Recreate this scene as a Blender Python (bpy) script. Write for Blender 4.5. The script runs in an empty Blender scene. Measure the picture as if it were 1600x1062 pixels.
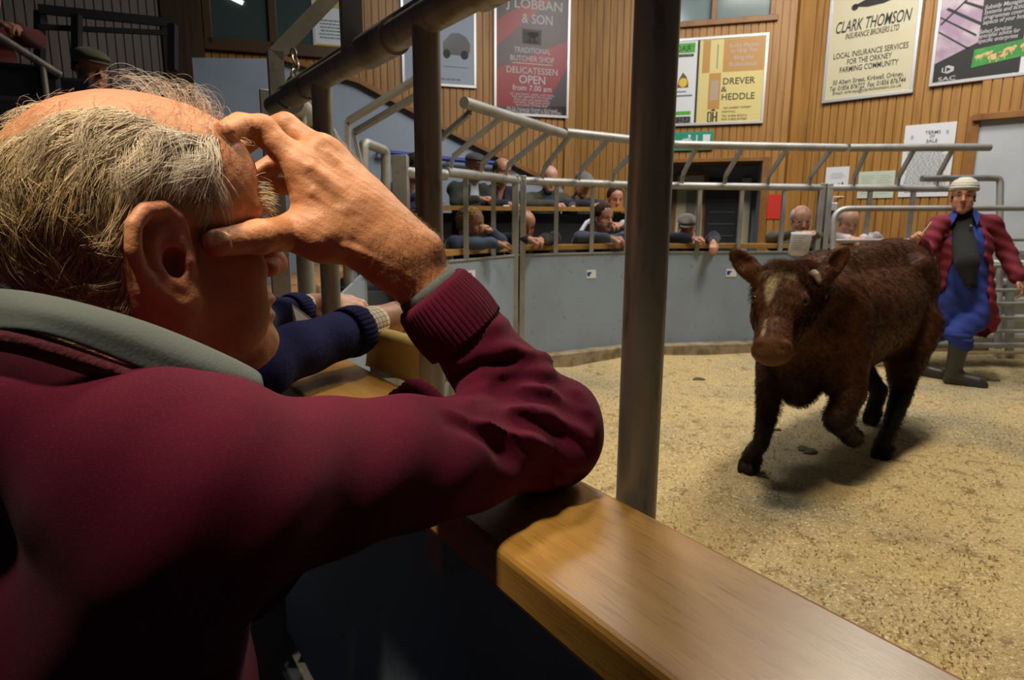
import bpy, math, random
import numpy as np
from mathutils import Vector, Matrix, Euler

random.seed(7)
rng = np.random.default_rng(7)
scene = bpy.context.scene
COL = scene.collection

# ------------------------------------------------------------------ camera
FPX = 1000.0
PITCH = math.radians(10.55)
ROLL = math.radians(0.3)
CAM = np.array([0.0, 0.0, 1.33])
_F = np.array([0, math.cos(PITCH), -math.sin(PITCH)])
_U0 = np.array([0, math.sin(PITCH), math.cos(PITCH)])
_X = np.array([1.0, 0, 0])
_R = _X * math.cos(ROLL) + _U0 * math.sin(ROLL)
_U = _U0 * math.cos(ROLL) - _X * math.sin(ROLL)
cd = bpy.data.cameras.new('camera')
cam = bpy.data.objects.new('camera', cd)
COL.objects.link(cam)
cd.sensor_width = 36.0
cd.lens = 36.0 * FPX / 1600.0
cd.clip_start = 0.02
cam.matrix_world = Matrix(((_R[0], _U[0], -_F[0], CAM[0]), (_R[1], _U[1], -_F[1], CAM[1]),
                           (_R[2], _U[2], -_F[2], CAM[2]), (0, 0, 0, 1)))
cd.dof.use_dof = True
cd.dof.focus_distance = 0.62
cd.dof.aperture_fstop = 16.0
scene.camera = cam

# ------------------------------------------------------------------ world, lamps, exposure
world = bpy.data.worlds.new('world')
scene.world = world
world.use_nodes = True
world.node_tree.nodes['Background'].inputs[0].default_value = (0.55, 0.68, 1.0, 1)
world.node_tree.nodes['Background'].inputs[1].default_value = 0.020

def area_lamp(name, loc, target, size, power, color, size_y=None, spread=None):
    ld = bpy.data.lights.new(name, 'AREA')
    ld.energy = power
    ld.color = color
    ld.size = size
    if size_y:
        ld.shape = 'RECTANGLE'
        ld.size_y = size_y
    if spread:
        ld.spread = math.radians(spread)
    o = bpy.data.objects.new(name, ld)
    COL.objects.link(o)
    o.location = loc
    o.rotation_euler = (Vector(target) - Vector(loc)).to_track_quat('-Z', 'Y').to_euler()
    return o

area_lamp('ring_and_fill_light', (0.45, 2.3, 4.1), (0.45, 2.0, 1.0), 0.4, 50, (1.0, 0.82, 0.56), spread=125)
area_lamp('hall_and_fill_light', (-0.55, 0.0, 3.6), (-0.25, 0.57, 1.36), 0.22, 1.35, (1.0, 0.84, 0.60), spread=18)  # added fill spot for head and hand, beam kept narrow to spare the ledge
area_lamp('ring_and_fill_light', (2.7, 4.4, 4.9), (2.6, 4.2, 0), 0.7, 125, (1.0, 0.89, 0.71))
area_lamp('ring_and_fill_light', (0.5, 5.4, 5.0), (0.6, 6.0, 0), 0.8, 62, (0.95, 0.96, 1.0))
area_lamp('ring_and_fill_light', (3.6, 5.5, 4.9), (3.6, 6.4, 0.5), 0.8, 62, (0.95, 0.96, 1.0))  # extra fill, added to brighten the right end of the front row
area_lamp('hall_and_fill_light', (2.6, 6.2, 5.4), (3.4, 8.6, 2.2), 1.2, 66, (1.0, 0.93, 0.82))
area_lamp('hall_and_fill_light', (-0.2, 6.0, 5.2), (-0.4, 8.8, 2.0), 1.0, 16, (0.85, 0.92, 1.0))

scene.view_settings.view_transform = 'Standard'
scene.view_settings.look = 'None'
scene.view_settings.exposure = 0.0
scene.view_settings.gamma = 1.0
scene.view_settings.use_curve_mapping = False
scene.cycles.max_bounces = 6
scene.cycles.use_denoising = True

# ------------------------------------------------------------------ layout helpers
def P(px, py, d):
    """point seen at photo pixel (px,py), d metres along the viewing axis"""
    return CAM + d * (_F + (px - 800) / FPX * _R - (py - 531) / FPX * _U)

def Pz(px, py, z):
    r = _F + (px - 800) / FPX * _R - (py - 531) / FPX * _U
    return CAM + r * ((z - CAM[2]) / r[2])

def Pl(px, py, a, b):
    """point on the vertical plane through ground points a, b"""
    r = _F + (px - 800) / FPX * _R - (py - 531) / FPX * _U
    n = np.array([b[1] - a[1], -(b[0] - a[0]), 0.0])
    t = np.dot(n, np.array([a[0], a[1], 0]) - CAM) / np.dot(n, r)
    return CAM + r * t

def V3(*a):
    return np.array(a, float)

def unit(v):
    v = np.asarray(v, float)
    return v / (np.linalg.norm(v) + 1e-12)

# ------------------------------------------------------------------ materials
MATS = {}

def mat(name, col, rough=0.6, metal=0.0, bump=None, var=None, sheen=0.0, sss=0.0, spec=None, stretch=None,
        emit=None, ridge=None, coat=0.0, attr=None, noise_detail=4.0):
    """bump=(scale,strength,dist) ; var=(scale,colour2,lo,hi) ; attr=[(attribute,colour),...] mixes colours by a mesh attribute"""
    if name in MATS:
        return MATS[name]
    m = bpy.data.materials.new(name)
    m.use_nodes = True
    nt = m.node_tree
    b = nt.nodes['Principled BSDF']
    b.inputs['Roughness'].default_value = rough
    b.inputs['Metallic'].default_value = metal
    if spec is not None:
        b.inputs['Specular IOR Level'].default_value = spec
    if sheen:
        b.inputs['Sheen Weight'].default_value = sheen
        b.inputs['Sheen Roughness'].default_value = 0.5
    if coat:
        b.inputs['Coat Weight'].default_value = coat
        b.inputs['Coat Roughness'].default_value = 0.25
    if sss:
        b.inputs['Subsurface Weight'].default_value = sss
        b.inputs['Subsurface Radius'].default_value = (0.006, 0.0022, 0.001)
        b.inputs['Subsurface Scale'].default_value = 1.0
    if emit:
        b.inputs['Emission Color'].default_value = (*emit[0], 1)
        b.inputs['Emission Strength'].default_value = emit[1]
    tc = nt.nodes.new('ShaderNodeTexCoord')
    src = tc.outputs['Object']
    if stretch:
        mp = nt.nodes.new('ShaderNodeMapping')
        mp.inputs['Scale'].default_value = stretch
        nt.links.new(src, mp.inputs[0])
        src = mp.outputs[0]
    cur = None

    def rgb(c):
        n = nt.nodes.new('ShaderNodeRGB')
        n.outputs[0].default_value = (*c[:3], 1)
        return n.outputs[0]

    def mix(fac, a, c):
        n = nt.nodes.new('ShaderNodeMix')
        n.data_type = 'RGBA'
        nt.links.new(fac, n.inputs[0])
        nt.links.new(a, n.inputs[6])
        nt.links.new(c, n.inputs[7])
        return n.outputs[2]
    cur = rgb(col)
    vs = [] if var is None else (var if isinstance(var, list) else [var])
    for (sc, c2, lo, hi) in vs:
        n = nt.nodes.new('ShaderNodeTexNoise')
        n.inputs['Scale'].default_value = sc
        n.inputs['Detail'].default_value = noise_detail
        nt.links.new(src, n.inputs['Vector'])
        r = nt.nodes.new('ShaderNodeMapRange')
        r.inputs[1].default_value = lo
        r.inputs[2].default_value = hi
        nt.links.new(n.outputs[0], r.inputs[0])
        cur = mix(r.outputs[0], cur, rgb(c2))
    for (an, c2) in (attr or []):
        a = nt.nodes.new('ShaderNodeAttribute')
        a.attribute_name = an
        cur = mix(a.outputs['Fac'], cur, rgb(c2))
    nt.links.new(cur, b.inputs['Base Color'])
    hs = []
    bl = [] if bump is None else (bump if isinstance(bump, list) else [bump])
    prev = None
    for (sc, st, di) in bl:
        n = nt.nodes.new('ShaderNodeTexNoise')
        n.inputs['Scale'].default_value = sc
        n.inputs['Detail'].default_value = 5.0
        nt.links.new(src, n.inputs['Vector'])
        bm = nt.nodes.new('ShaderNodeBump')
        bm.inputs['Strength'].default_value = st
        bm.inputs['Distance'].default_value = di
        nt.links.new(n.outputs[0], bm.inputs['Height'])
        if prev is not None:
            nt.links.new(prev, bm.inputs['Normal'])
        prev = bm.outputs[0]
    if prev is not None:
        nt.links.new(prev, b.inputs['Normal'])
    MATS[name] = m
    return m

# ------------------------------------------------------------------ mesh helpers
class MB:
    def __init__(s):
        s.v, s.f, s.n = [], [], 0

    def add(s, v, f):
        v = np.asarray(v, float).reshape(-1, 3)
        s.v.append(v)
        s.f += [tuple(i + s.n for i in q) for q in f]
        s.n += len(v)
        return s

    def verts(s):
        return np.concatenate(s.v) if s.v else np.zeros((0, 3))

    def box(s, c, size, ax=None):
        """ax = 3 orthonormal rows"""
        A = np.eye(3) if ax is None else np.asarray(ax, float)
        c = np.asarray(c, float)
        h = np.asarray(size, float) / 2
        v = [c + sx * h[0] * A[0] + sy * h[1] * A[1] + sz * h[2] * A[2]
             for sx in (-1, 1) for sy in (-1, 1) for sz in (-1, 1)]
        return s.add(v, [(0, 1, 3, 2), (4, 6, 7, 5), (0, 4, 5, 1), (2, 3, 7, 6), (0, 2, 6, 4), (1, 5, 7, 3)])

    def beam(s, a, b, w, h, up=(0, 0, 1)):
        a, b = np.asarray(a, float), np.asarray(b, float)
        d = unit(b - a)
        u = np.asarray(up, float)
        if abs(np.dot(d, u)) > 0.98:
            u = np.array([0, 1.0, 0])
        sd = unit(np.cross(u, d))
        u2 = np.cross(d, sd)
        return s.box((a + b) / 2, (np.linalg.norm(b - a), w, h), (d, sd, u2))

    def tube(s, pts, r, seg=14, cap=True, flat=None):
        pts = [np.asarray(p, float) for p in pts]
        rs = r if hasattr(r, '__len__') else [r] * len(pts)
        n = len(pts)
        T = [unit(pts[min(i + 1, n - 1)] - pts[max(i - 1, 0)]) for i in range(n)]
        ref = np.array([0, 0, 1.0])
        if abs(np.dot(T[0], ref)) > 0.9:
            ref = np.array([1.0, 0, 0])
        nx = unit(np.cross(T[0], ref))
        V, F = [], []
        for i in range(n):
            nx = unit(nx - np.dot(nx, T[i]) * T[i])
            ny = np.cross(T[i], nx)
            for k in range(seg):
                a = 2 * math.pi * k / seg
                V.append(pts[i] + rs[i] * (math.cos(a) * nx + math.sin(a) * ny * (flat or 1.0)))
        for i in range(n - 1):
            for k in range(seg):
                k2 = (k + 1) % seg
                F.append((i * seg + k, i * seg + k2, (i + 1) * seg + k2, (i + 1) * seg + k))
        if cap:
            F.append(tuple(range(seg))[::-1])
            F.append(tuple((n - 1) * seg + k for k in range(seg)))
        return s.add(V, F)

    def prism(s, poly, a, ex):
        """poly: list of 3-D points (planar); extruded by vector ex"""
        p = np.asarray(poly, float)
        n = len(p)
        ex = np.asarray(ex, float)
        F = [tuple(range(n))[::-1], tuple(range(n, 2 * n))]
        F += [(i, (i + 1) % n, n + (i + 1) % n, n + i) for i in range(n)]
        return s.add(np.concatenate([p, p + ex]), F)

    def quad(s, a, b, c, d):
        return s.add([a, b, c, d], [(0, 1, 2, 3)])

def arc(pts, n=6, rad=0.05):
    """round the corners of a polyline"""
    pts = [np.asarray(p, float) for p in pts]
    out = [pts[0]]
    for i in range(1, len(pts) - 1):
        p = pts[i]
        a = p + unit(pts[i - 1] - p) * min(rad, 0.45 * np.linalg.norm(pts[i - 1] - p))
        b = p + unit(pts[i + 1] - p) * min(rad, 0.45 * np.linalg.norm(pts[i + 1] - p))
        for k in range(n + 1):
            t = k / n
            out.append((1 - t) ** 2 * a + 2 * t * (1 - t) * p + t * t * b)
    out.append(pts[-1])
    return out

def mesh_obj(name, v, f, m, parent=None, smooth=False, attrs=None, local=False):
    v = np.asarray(v, float)
    if parent is not None and not local:
        M = np.array(WORLD[parent.name])
        v = (v - M[:3, 3]) @ M[:3, :3]          # rotation is orthonormal
    me = bpy.data.meshes.new(name)
    if isinstance(f, np.ndarray):
        nq, k = f.shape
        me.vertices.add(len(v))
        me.vertices.foreach_set('co', v.astype(np.float32).ravel())
        me.loops.add(nq * k)
        me.loops.foreach_set('vertex_index', f.astype(np.int32).ravel())
        me.polygons.add(nq)
        me.polygons.foreach_set('loop_start', np.arange(0, nq * k, k, dtype=np.int32))
        me.update(calc_edges=True)
        me.validate()
    else:
        me.from_pydata(v.tolist(), [], f)
        me.update()
    if smooth is True:
        me.polygons.foreach_set('use_smooth', np.ones(len(me.polygons), bool))
    elif smooth:
        me.polygons.foreach_set('use_smooth', np.ones(len(me.polygons), bool))
        me.set_sharp_from_angle(angle=math.radians(smooth))
    for an, av in (attrs or {}).items():
        at = me.attributes.new(an, 'FLOAT', 'POINT')
        at.data.foreach_set('value', np.asarray(av, np.float32))
    if m is not None:
        me.materials.append(m)
    o = bpy.data.objects.new(name, me)
    COL.objects.link(o)
    if parent is not None:
        o.parent = parent
        WORLD[o.name] = WORLD[parent.name]
    else:
        WORLD[o.name] = np.eye(4)
    return o

WORLD = {}

def part(name, mb, m, parent=None, smooth=35, bevel=0.0):
    o = mesh_obj(name, mb.verts(), mb.f, m, parent, smooth)
    if bevel:
        md = o.modifiers.new('bevel', 'BEVEL')
        md.width = bevel
        md.segments = 2
        md.limit_method = 'ANGLE'
    return o

def tag(o, label=None, cat=None, group=None, kind=None):
    if label:
        o['label'] = label
    if cat:
        o['category'] = cat
    if group:
        o['group'] = group
    if kind:
        o['kind'] = kind
    return o

def thing(name, label, cat, loc=(0, 0, 0), rz=0.0, group=None):
    o = bpy.data.objects.new(name, None)
    COL.objects.link(o)
    o.empty_display_size = 0.05
    o.location = loc
    o.rotation_euler = (0, 0, rz)
    M = np.eye(4)
    c, s = math.cos(rz), math.sin(rz)
    M[:2, :2] = [[c, -s], [s, c]]
    M[:3, 3] = loc
    WORLD[o.name] = M
    return tag(o, label, cat, group)

def struct(name, mb, m, smooth=35, bevel=0.0):
    o = part(name, mb, m, None, smooth, bevel)
    o['kind'] = 'structure'
    return o

def text_mesh(txt, size, shear=0.0, bold=0.0, space=1.0, res=3):
    """lettering as flat triangles: returns verts (x right, y up, centred on x), faces"""
    c = bpy.data.curves.new('lettering', 'FONT')
    c.body = txt
    c.size = size
    c.align_x = 'CENTER'
    c.align_y = 'CENTER'
    c.shear = shear
    c.offset = bold
    c.space_character = space
    c.resolution_u = res
    o = bpy.data.objects.new('lettering', c)
    COL.objects.link(o)
    dg = bpy.context.evaluated_depsgraph_get()
    me = bpy.data.meshes.new_from_object(o.evaluated_get(dg))
    v = np.array([x.co[:] for x in me.vertices]).reshape(-1, 3)
    f = [tuple(p.vertices) for p in me.polygons]
    bpy.data.objects.remove(o)
    bpy.data.curves.remove(c)
    bpy.data.meshes.remove(me)
    return v, f

# ------------------------------------------------------------------ implicit surfaces -> one continuous mesh
class SDF:
    def __init__(s, lo, hi, h):
        s.h = h
        s.lo = np.asarray(lo, float) - 3 * h
        n = np.ceil((np.asarray(hi, float) + 3 * h - s.lo) / h).astype(int) + 1
        s.n = n
        s.ax = [(s.lo[i] + np.arange(n[i]) * h).astype(np.float32) for i in range(3)]
        s.D = np.full(n, 1.0, np.float32)

    def _win(s, lo, hi, pad):
        i0 = np.maximum(((lo - pad - s.lo) / s.h).astype(int), 0)
        i1 = np.minimum(((hi + pad - s.lo) / s.h).astype(int) + 2, s.n)
        if np.any(i1 <= i0):
            return None
        sl = tuple(slice(a, b) for a, b in zip(i0, i1))
        X = s.ax[0][sl[0]][:, None, None]
        Y = s.ax[1][sl[1]][None, :, None]
        Z = s.ax[2][sl[2]][None, None, :]
        return sl, X, Y, Z

    def _comb(s, sl, d, k, sub):
        D = s.D[sl]
        if sub:
            d = -d
            if k > 0:
                hh = np.maximum(k - np.abs(D - d), 0) / k
                s.D[sl] = np.maximum(D, d) + hh * hh * k * 0.25
            else:
                s.D[sl] = np.maximum(D, d)
        else:
            if k > 0:
                hh = np.maximum(k - np.abs(D - d), 0) / k
                s.D[sl] = np.minimum(D, d) - hh * hh * k * 0.25
            else:
                s.D[sl] = np.minimum(D, d)

    def cone(s, a, b, ra, rb=None, k=0.0, sub=False, sq=None):
        """round cone a->b; sq=(direction, factor) thins (>1) the section along a direction"""
        rb = ra if rb is None else rb
        a, b = np.asarray(a, float), np.asarray(b, float)
        R = max(ra, rb)
        if sq is not None and sq[1] < 1:
            R = R / sq[1]
        w = s._win(np.minimum(a, b) - R, np.maximum(a, b) + R, 2 * k + 3 * s.h)
        if w is None:
            return s
        sl, X, Y, Z = w
        x, y, z = X - a[0], Y - a[1], Z - a[2]
        ab = b - a
        if sq is not None:
            u = unit(sq[0])
            g = sq[1] - 1.0
            q = x * u[0] + y * u[1] + z * u[2]
            x, y, z = x + g * q * u[0], y + g * q * u[1], z + g * q * u[2]
            ab = ab + g * np.dot(ab, u) * u
        L2 = float(np.dot(ab, ab)) + 1e-12
        t = np.clip((x * ab[0] + y * ab[1] + z * ab[2]) / L2, 0, 1)
        dx, dy, dz = x - t * ab[0], y - t * ab[1], z - t * ab[2]
        d = np.sqrt(dx * dx + dy * dy + dz * dz) - (ra + (rb - ra) * t)
        if sq is not None and sq[1] > 1:
            d = d / (1 + 0.5 * (sq[1] - 1))
        s._comb(sl, d, k, sub)
        return s

    def chain(s, pts, rs, k=0.0, sub=False, sq=None):
        """round cones along a polyline, joined hard to each other and then blended once"""
        P_ = np.asarray(pts, float)
        R = max(rs)
        w = s._win(P_.min(0) - R, P_.max(0) + R, 2 * k + 3 * s.h)
        if w is None:
            return s
        sl, X, Y, Z = w
        best = None
        for i in range(len(pts) - 1):
            a, b = P_[i], P_[i + 1]
            ab = b - a
            x, y, z = X - a[0], Y - a[1], Z - a[2]
            if sq is not None:
                u = unit(sq[0])
                g = sq[1] - 1.0
                q = x * u[0] + y * u[1] + z * u[2]
                x, y, z = x + g * q * u[0], y + g * q * u[1], z + g * q * u[2]
                ab = ab + g * np.dot(ab, u) * u
            t = np.clip((x * ab[0] + y * ab[1] + z * ab[2]) / (float(np.dot(ab, ab)) + 1e-12), 0, 1)
            d = np.sqrt((x - t * ab[0]) ** 2 + (y - t * ab[1]) ** 2 + (z - t * ab[2]) ** 2) - (rs[i] + (rs[i + 1] - rs[i]) * t)
            if sq is not None and sq[1] > 1:
                d = d / (1 + 0.5 * (sq[1] - 1))
            best = d if best is None else np.minimum(best, d)
        s._comb(sl, best, k, sub)
        return s

    def ell(s, c, r, ax=None, k=0.0, sub=False):
        c, r = np.asarray(c, float), np.asarray(r, float)
        A = np.eye(3) if ax is None else np.asarray(ax, float)
        R = r.max()
        ext = np.abs(A).T @ r
        w = s._win(c - ext, c + ext, 2 * k + 3 * s.h)
        if w is None:
            return s
        sl, X, Y, Z = w
        x, y, z = X - c[0], Y - c[1], Z - c[2]
        q = [(x * A[i][0] + y * A[i][1] + z * A[i][2]) for i in range(3)]
        k0 = np.sqrt(sum((q[i] / r[i]) ** 2 for i in range(3)))
        k1 = np.sqrt(sum((q[i] / r[i] ** 2) ** 2 for i in range(3))) + 1e-9
        d = k0 * (k0 - 1.0) / k1
        s._comb(sl, d, k, sub)
        return s

    def half(s, p, n, k=0.0):
        """keep only the side of the plane opposite to n"""
        p, n = np.asarray(p, float), unit(n)
        X, Y, Z = s.ax[0][:, None, None], s.ax[1][None, :, None], s.ax[2][None, None, :]
        d = (X - p[0]) * n[0] + (Y - p[1]) * n[1] + (Z - p[2]) * n[2]
        s.D = np.maximum(s.D, d) if k == 0 else np.maximum(s.D, d) + np.square(np.maximum(k - np.abs(s.D - d), 0)) / (4 * k)
        return s

    def disp(s, fn):
        X, Y, Z = s.ax[0][:, None, None], s.ax[1][None, :, None], s.ax[2][None, None, :]
        near = np.abs(s.D) < 8 * s.h
        i = np.nonzero(near)
        x, y, z = s.ax[0][i[0]], s.ax[1][i[1]], s.ax[2][i[2]]
        s.D[i] -= fn(x, y, z).astype(np.float32)
        return s

    def mesh(s, smooth=1):
        D = s.D
        h = s.h
        neg = D < 0
        n = s.n
        c = np.zeros(n - 1, np.int8)
        for i in (0, 1):
            for j in (0, 1):
                for k in (0, 1):
                    c += neg[i:n[0] - 1 + i, j:n[1] - 1 + j, k:n[2] - 1 + k]
        act = (c > 0) & (c < 8)
        idx = np.nonzero(act)
        m = len(idx[0])
        vid = np.full(n - 1, -1, np.int32)
        vid[idx] = np.arange(m)
        cv = np.empty((2, 2, 2, m), np.float32)
        for i in (0, 1):
            for j in (0, 1):
                for k in (0, 1):
                    cv[i, j, k] = D[idx[0] + i, idx[1] + j, idx[2] + k]
        acc = np.zeros((m, 3))
        cnt = np.zeros(m)
        corners = [(i, j, k) for i in (0, 1) for j in (0, 1) for k in (0, 1)]
        for a in corners:
            for ax in range(3):
                if a[ax] == 0:
                    b = list(a)
                    b[ax] = 1
                    va, vb = cv[a], cv[tuple(b)]
                    cr = (va < 0) != (vb < 0)
                    t = np.where(cr, va / np.where(cr, va - vb, 1), 0)
                    p = np.tile(np.array(a, float), (m, 1))
                    p[:, ax] = t
                    acc += p * cr[:, None]
                    cnt += cr
        V = acc / cnt[:, None]
        V = s.lo + (V + np.stack(idx, 1)) * h
        F = []
        for ax in range(3):
            o1, o2 = [(1, 2), (2, 0), (0, 1)][ax]
            sl0 = [slice(1, n[i] - 1) for i in range(3)]
            sl1 = list(sl0)
            sl0[ax] = slice(0, n[ax] - 1)
            sl1[ax] = slice(1, n[ax])
            a, b = neg[tuple(sl0)], neg[tuple(sl1)]
            ch = np.nonzero(a != b)
            pos = np.stack(ch, 1)
            off = np.ones(3, int)
            off[ax] = 0
            pos = pos + off

            def cell(d1, d2):
                q = pos.copy()
                q[:, o1] -= d1
                q[:, o2] -= d2
                return vid[q[:, 0], q[:, 1], q[:, 2]]
            q = np.stack([cell(1, 1), cell(0, 1), cell(0, 0), cell(1, 0)], 1)
            inv = ~a[ch]
            q[inv] = q[inv][:, ::-1]
            F.append(q)
        F = np.concatenate(F)
        F = F[(F >= 0).all(1)]
        for _ in range(smooth):
            A = np.zeros_like(V)
            C = np.zeros(len(V))
            for i in range(4):
                j = (i + 1) % 4
                np.add.at(A, F[:, i], V[F[:, j]])
                np.add.at(A, F[:, j], V[F[:, i]])
                np.add.at(C, F[:, i], 1)
                np.add.at(C, F[:, j], 1)
            C[C == 0] = 1
            V = V * 0.5 + 0.5 * A / C[:, None]
        return V, F

def merge(ms):
    V, F, n = [], [], 0
    for v, f in ms:
        V.append(v)
        F.append(f + n)
        n += len(v)
    return np.concatenate(V), np.concatenate(F)

def vnormals(V, F):
    a, b, c = V[F[:, 0]], V[F[:, 1]], V[F[:, 2]]
    d = V[F[:, 3]]
    fn = np.cross(c - a, d - b)
    N = np.zeros_like(V)
    for i in range(4):
        np.add.at(N, F[:, i], fn)
    return N / (np.linalg.norm(N, axis=1, keepdims=True) + 1e-12)

def sample_surface(V, F, n, weight=None):
    a, b, c, d = (V[F[:, i]] for i in range(4))
    fn = np.cross(c - a, d - b)
    A = np.linalg.norm(fn, axis=1)
    if weight is not None:
        A = A * weight(0.25 * (a + b + c + d), fn / (A[:, None] + 1e-12))
    if A.sum() <= 0:
        return np.zeros((0, 3)), np.zeros((0, 3))
    i = rng.choice(len(F), n, p=A / A.sum())
    u, w = rng.random(n)[:, None], rng.random(n)[:, None]
    p = (a[i] * (1 - u) + b[i] * u) * (1 - w) + (d[i] * (1 - u) + c[i] * u) * w
    return p, fn[i] / (A[i][:, None] * 0 + np.linalg.norm(fn[i], axis=1, keepdims=True) + 1e-12)

def strands(paths, r0, r1=None):
    """paths (n,k,3) -> three-sided tapered tubes as one mesh"""
    n, k, _ = paths.shape
    T = np.gradient(paths, axis=1)
    T /= np.linalg.norm(T, axis=2, keepdims=True) + 1e-12
    ref = np.where(np.abs(T[:, :1, 2:3]) > 0.85, np.array([1.0, 0, 0]), np.array([0, 0, 1.0]))
    nx = np.cross(T, np.broadcast_to(ref, T.shape))
    nx /= np.linalg.norm(nx, axis=2, keepdims=True) + 1e-12
    ny = np.cross(T, nx)
    r = np.broadcast_to(np.asarray(r0, float).reshape(-1, 1), (n, k)) * np.linspace(1, 0.25 if r1 is None else r1, k)[None]
    ring = []
    for j in range(3):
        a = 2 * math.pi * j / 3
        ring.append(paths + r[..., None] * (math.cos(a) * nx + math.sin(a) * ny))
    V = np.stack(ring, 2).reshape(-1, 3)
    base = (np.arange(n) * k * 3)[:, None, None] + (np.arange(k - 1) * 3)[None, :, None]
    j = np.arange(3)[None, None]
    j2 = (j + 1) % 3
    F = np.stack([base + j, base + j2, base + 3 + j2, base + 3 + j], -1).reshape(-1, 4)
    return V, F
# ================================================================== setting
M_board = mat('pine_cladding', (0.40, 0.195, 0.042), 0.45, bump=(9, 0.15, 0.01),
              var=[(3.0, (0.27, 0.12, 0.024), 0.45, 0.75), (24, (0.09, 0.03, 0.008), 0.68, 0.76)], stretch=(6, 6, 0.5))
M_board_shaded = mat('shaded_pine_cladding', (0.075, 0.042, 0.016), 0.5, bump=(9, 0.15, 0.01),
               var=[(3.0, (0.04, 0.022, 0.009), 0.45, 0.75)], stretch=(6, 6, 0.5))  # pine boarding for the dim left corner, shade put into its colour
M_white = mat('painted_render', (0.50, 0.53, 0.56), 0.8, bump=(60, 0.15, 0.004), var=(2.0, (0.40, 0.43, 0.47), 0.4, 0.7))
M_gwall = mat('blue_grey_render', (0.33, 0.38, 0.44), 0.8, bump=(60, 0.1, 0.004), var=(1.5, (0.26, 0.31, 0.37), 0.4, 0.7))
M_trimw = mat('trim_wood', (0.30, 0.135, 0.035), 0.4, bump=(12, 0.1, 0.004), var=(5, (0.20, 0.08, 0.02), 0.4, 0.7), stretch=(1, 1, 1))
M_oak = mat('ledge_wood', (0.43, 0.235, 0.052), 0.36, bump=[(60, 0.12, 0.002), (240, 0.10, 0.001)],
            var=[(5, (0.34, 0.165, 0.032), 0.4, 0.72), (26, (0.27, 0.12, 0.022), 0.55, 0.75)], stretch=(1.0, 9.0, 9.0), coat=0.25)
M_glass = mat('window_glass', (0.05, 0.075, 0.07), 0.06, spec=0.6)
M_pale = mat('pale_room', (0.62, 0.66, 0.66), 0.8)
M_steel = mat('galvanised_steel', (0.34, 0.32, 0.275), 0.40, 0.35, bump=(90, 0.10, 0.002), stretch=(1, 1, .22),
              var=[(16, (0.19, 0.175, 0.14), 0.40, 0.68), (55, (0.13, 0.095, 0.055), 0.58, 0.75)])
M_steel2 = mat('dull_galvanised_steel', (0.40, 0.405, 0.395), 0.5, 0.45, bump=(60, 0.10, 0.002),
               var=[(4, (0.29, 0.285, 0.26), 0.42, 0.7), (30, (0.30, 0.24, 0.16), 0.6, 0.78)])
M_sheet = mat('grey_sheet_steel', (0.29, 0.365, 0.47), 0.55, 0.15, bump=(40, 0.05, 0.002),
              var=[(1.6, (0.25, 0.305, 0.37), 0.42, 0.7), (22, (0.20, 0.19, 0.17), 0.64, 0.78)])
M_kerb = mat('kerb_concrete', (0.34, 0.27, 0.17), 0.9, bump=(30, 0.4, 0.01), var=(9, (0.16, 0.12, 0.07), 0.45, 0.7))
M_saw = mat('sawdust', (0.66, 0.49, 0.22), 0.95, bump=[(9, 0.3, 0.03), (60, 0.9, 0.016), (220, 1.0, 0.008)],
            var=[(1.1, (0.42, 0.35, 0.21), 0.46, 0.66), (9, (0.33, 0.23, 0.095), 0.55, 0.70), (75, (0.86, 0.74, 0.46), 0.54, 0.66),
                 (60, (0.20, 0.13, 0.05), 0.62, 0.70)], noise_detail=6.0)
M_black = mat('black_panel', (0.012, 0.012, 0.014), 0.6)
M_blue = mat('blue_paint', (0.02, 0.05, 0.30), 0.4)
M_paper = mat('white_paper', (0.72, 0.73, 0.74), 0.7)
M_alu = mat('aluminium_frame', (0.62, 0.62, 0.62), 0.35, 0.5)
M_ink = mat('black_ink', (0.015, 0.015, 0.015), 0.6)
M_concr = mat('tier_concrete', (0.10, 0.10, 0.10), 0.9, bump=(20, 0.2, 0.01))

# ---- ring floor: gently uneven, banked a little against the far barrier
def floor_z(x, y):
    z = 0.018 * np.sin(1.7 * x + 0.6) * np.sin(1.3 * y + 1.1) + 0.008 * np.sin(5.1 * x + 2) * np.sin(4.3 * y)
    e = np.clip((y - 5.25) / 0.7, 0, 1)
    e2 = np.clip((0.55 - x + 0.30 * (y - 4.9)) / 0.6, 0, 1) * np.clip((y - 4.2) / 0.8, 0, 1)
    return z + 0.09 * np.maximum(e * e * (3 - 2 * e), e2)
nx, ny = 150, 160
gx, gy = np.meshgrid(np.linspace(-1.4, 7.0, nx), np.linspace(-2.0, 6.6, ny), indexing='ij')
gv = np.stack([gx, gy, floor_z(gx, gy)], -1).reshape(-1, 3)
ii = (np.arange(nx - 1)[:, None] * ny + np.arange(ny - 1)[None]).ravel()
gf = np.stack([ii, ii + ny, ii + ny + 1, ii + 1], 1)
_e1, _e2 = Pz(905, 745, 1.042), Pz(1500, 1050, 1.042)      # ring edge of the near ledge
_u = unit((_e1 - _e2) * V3(1, 1, 0))
_v = np.array([-_u[1], _u[0], 0])
_v = _v if _v[0] > 0 else -_v
_c = gv[gf].mean(1)
_in = ((_c - _e1) @ _v > .06) | (_c[:, 1] > 3.2)
gf = gf[_in]
o = mesh_obj('floor', gv, gf, M_saw, smooth=True)
o['kind'] = 'structure'
# outer hall floor below the tiers
b = MB().box((0, 4, -0.12), (24, 26, 0.1))
struct('floor_hall', b, M_concr)

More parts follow.
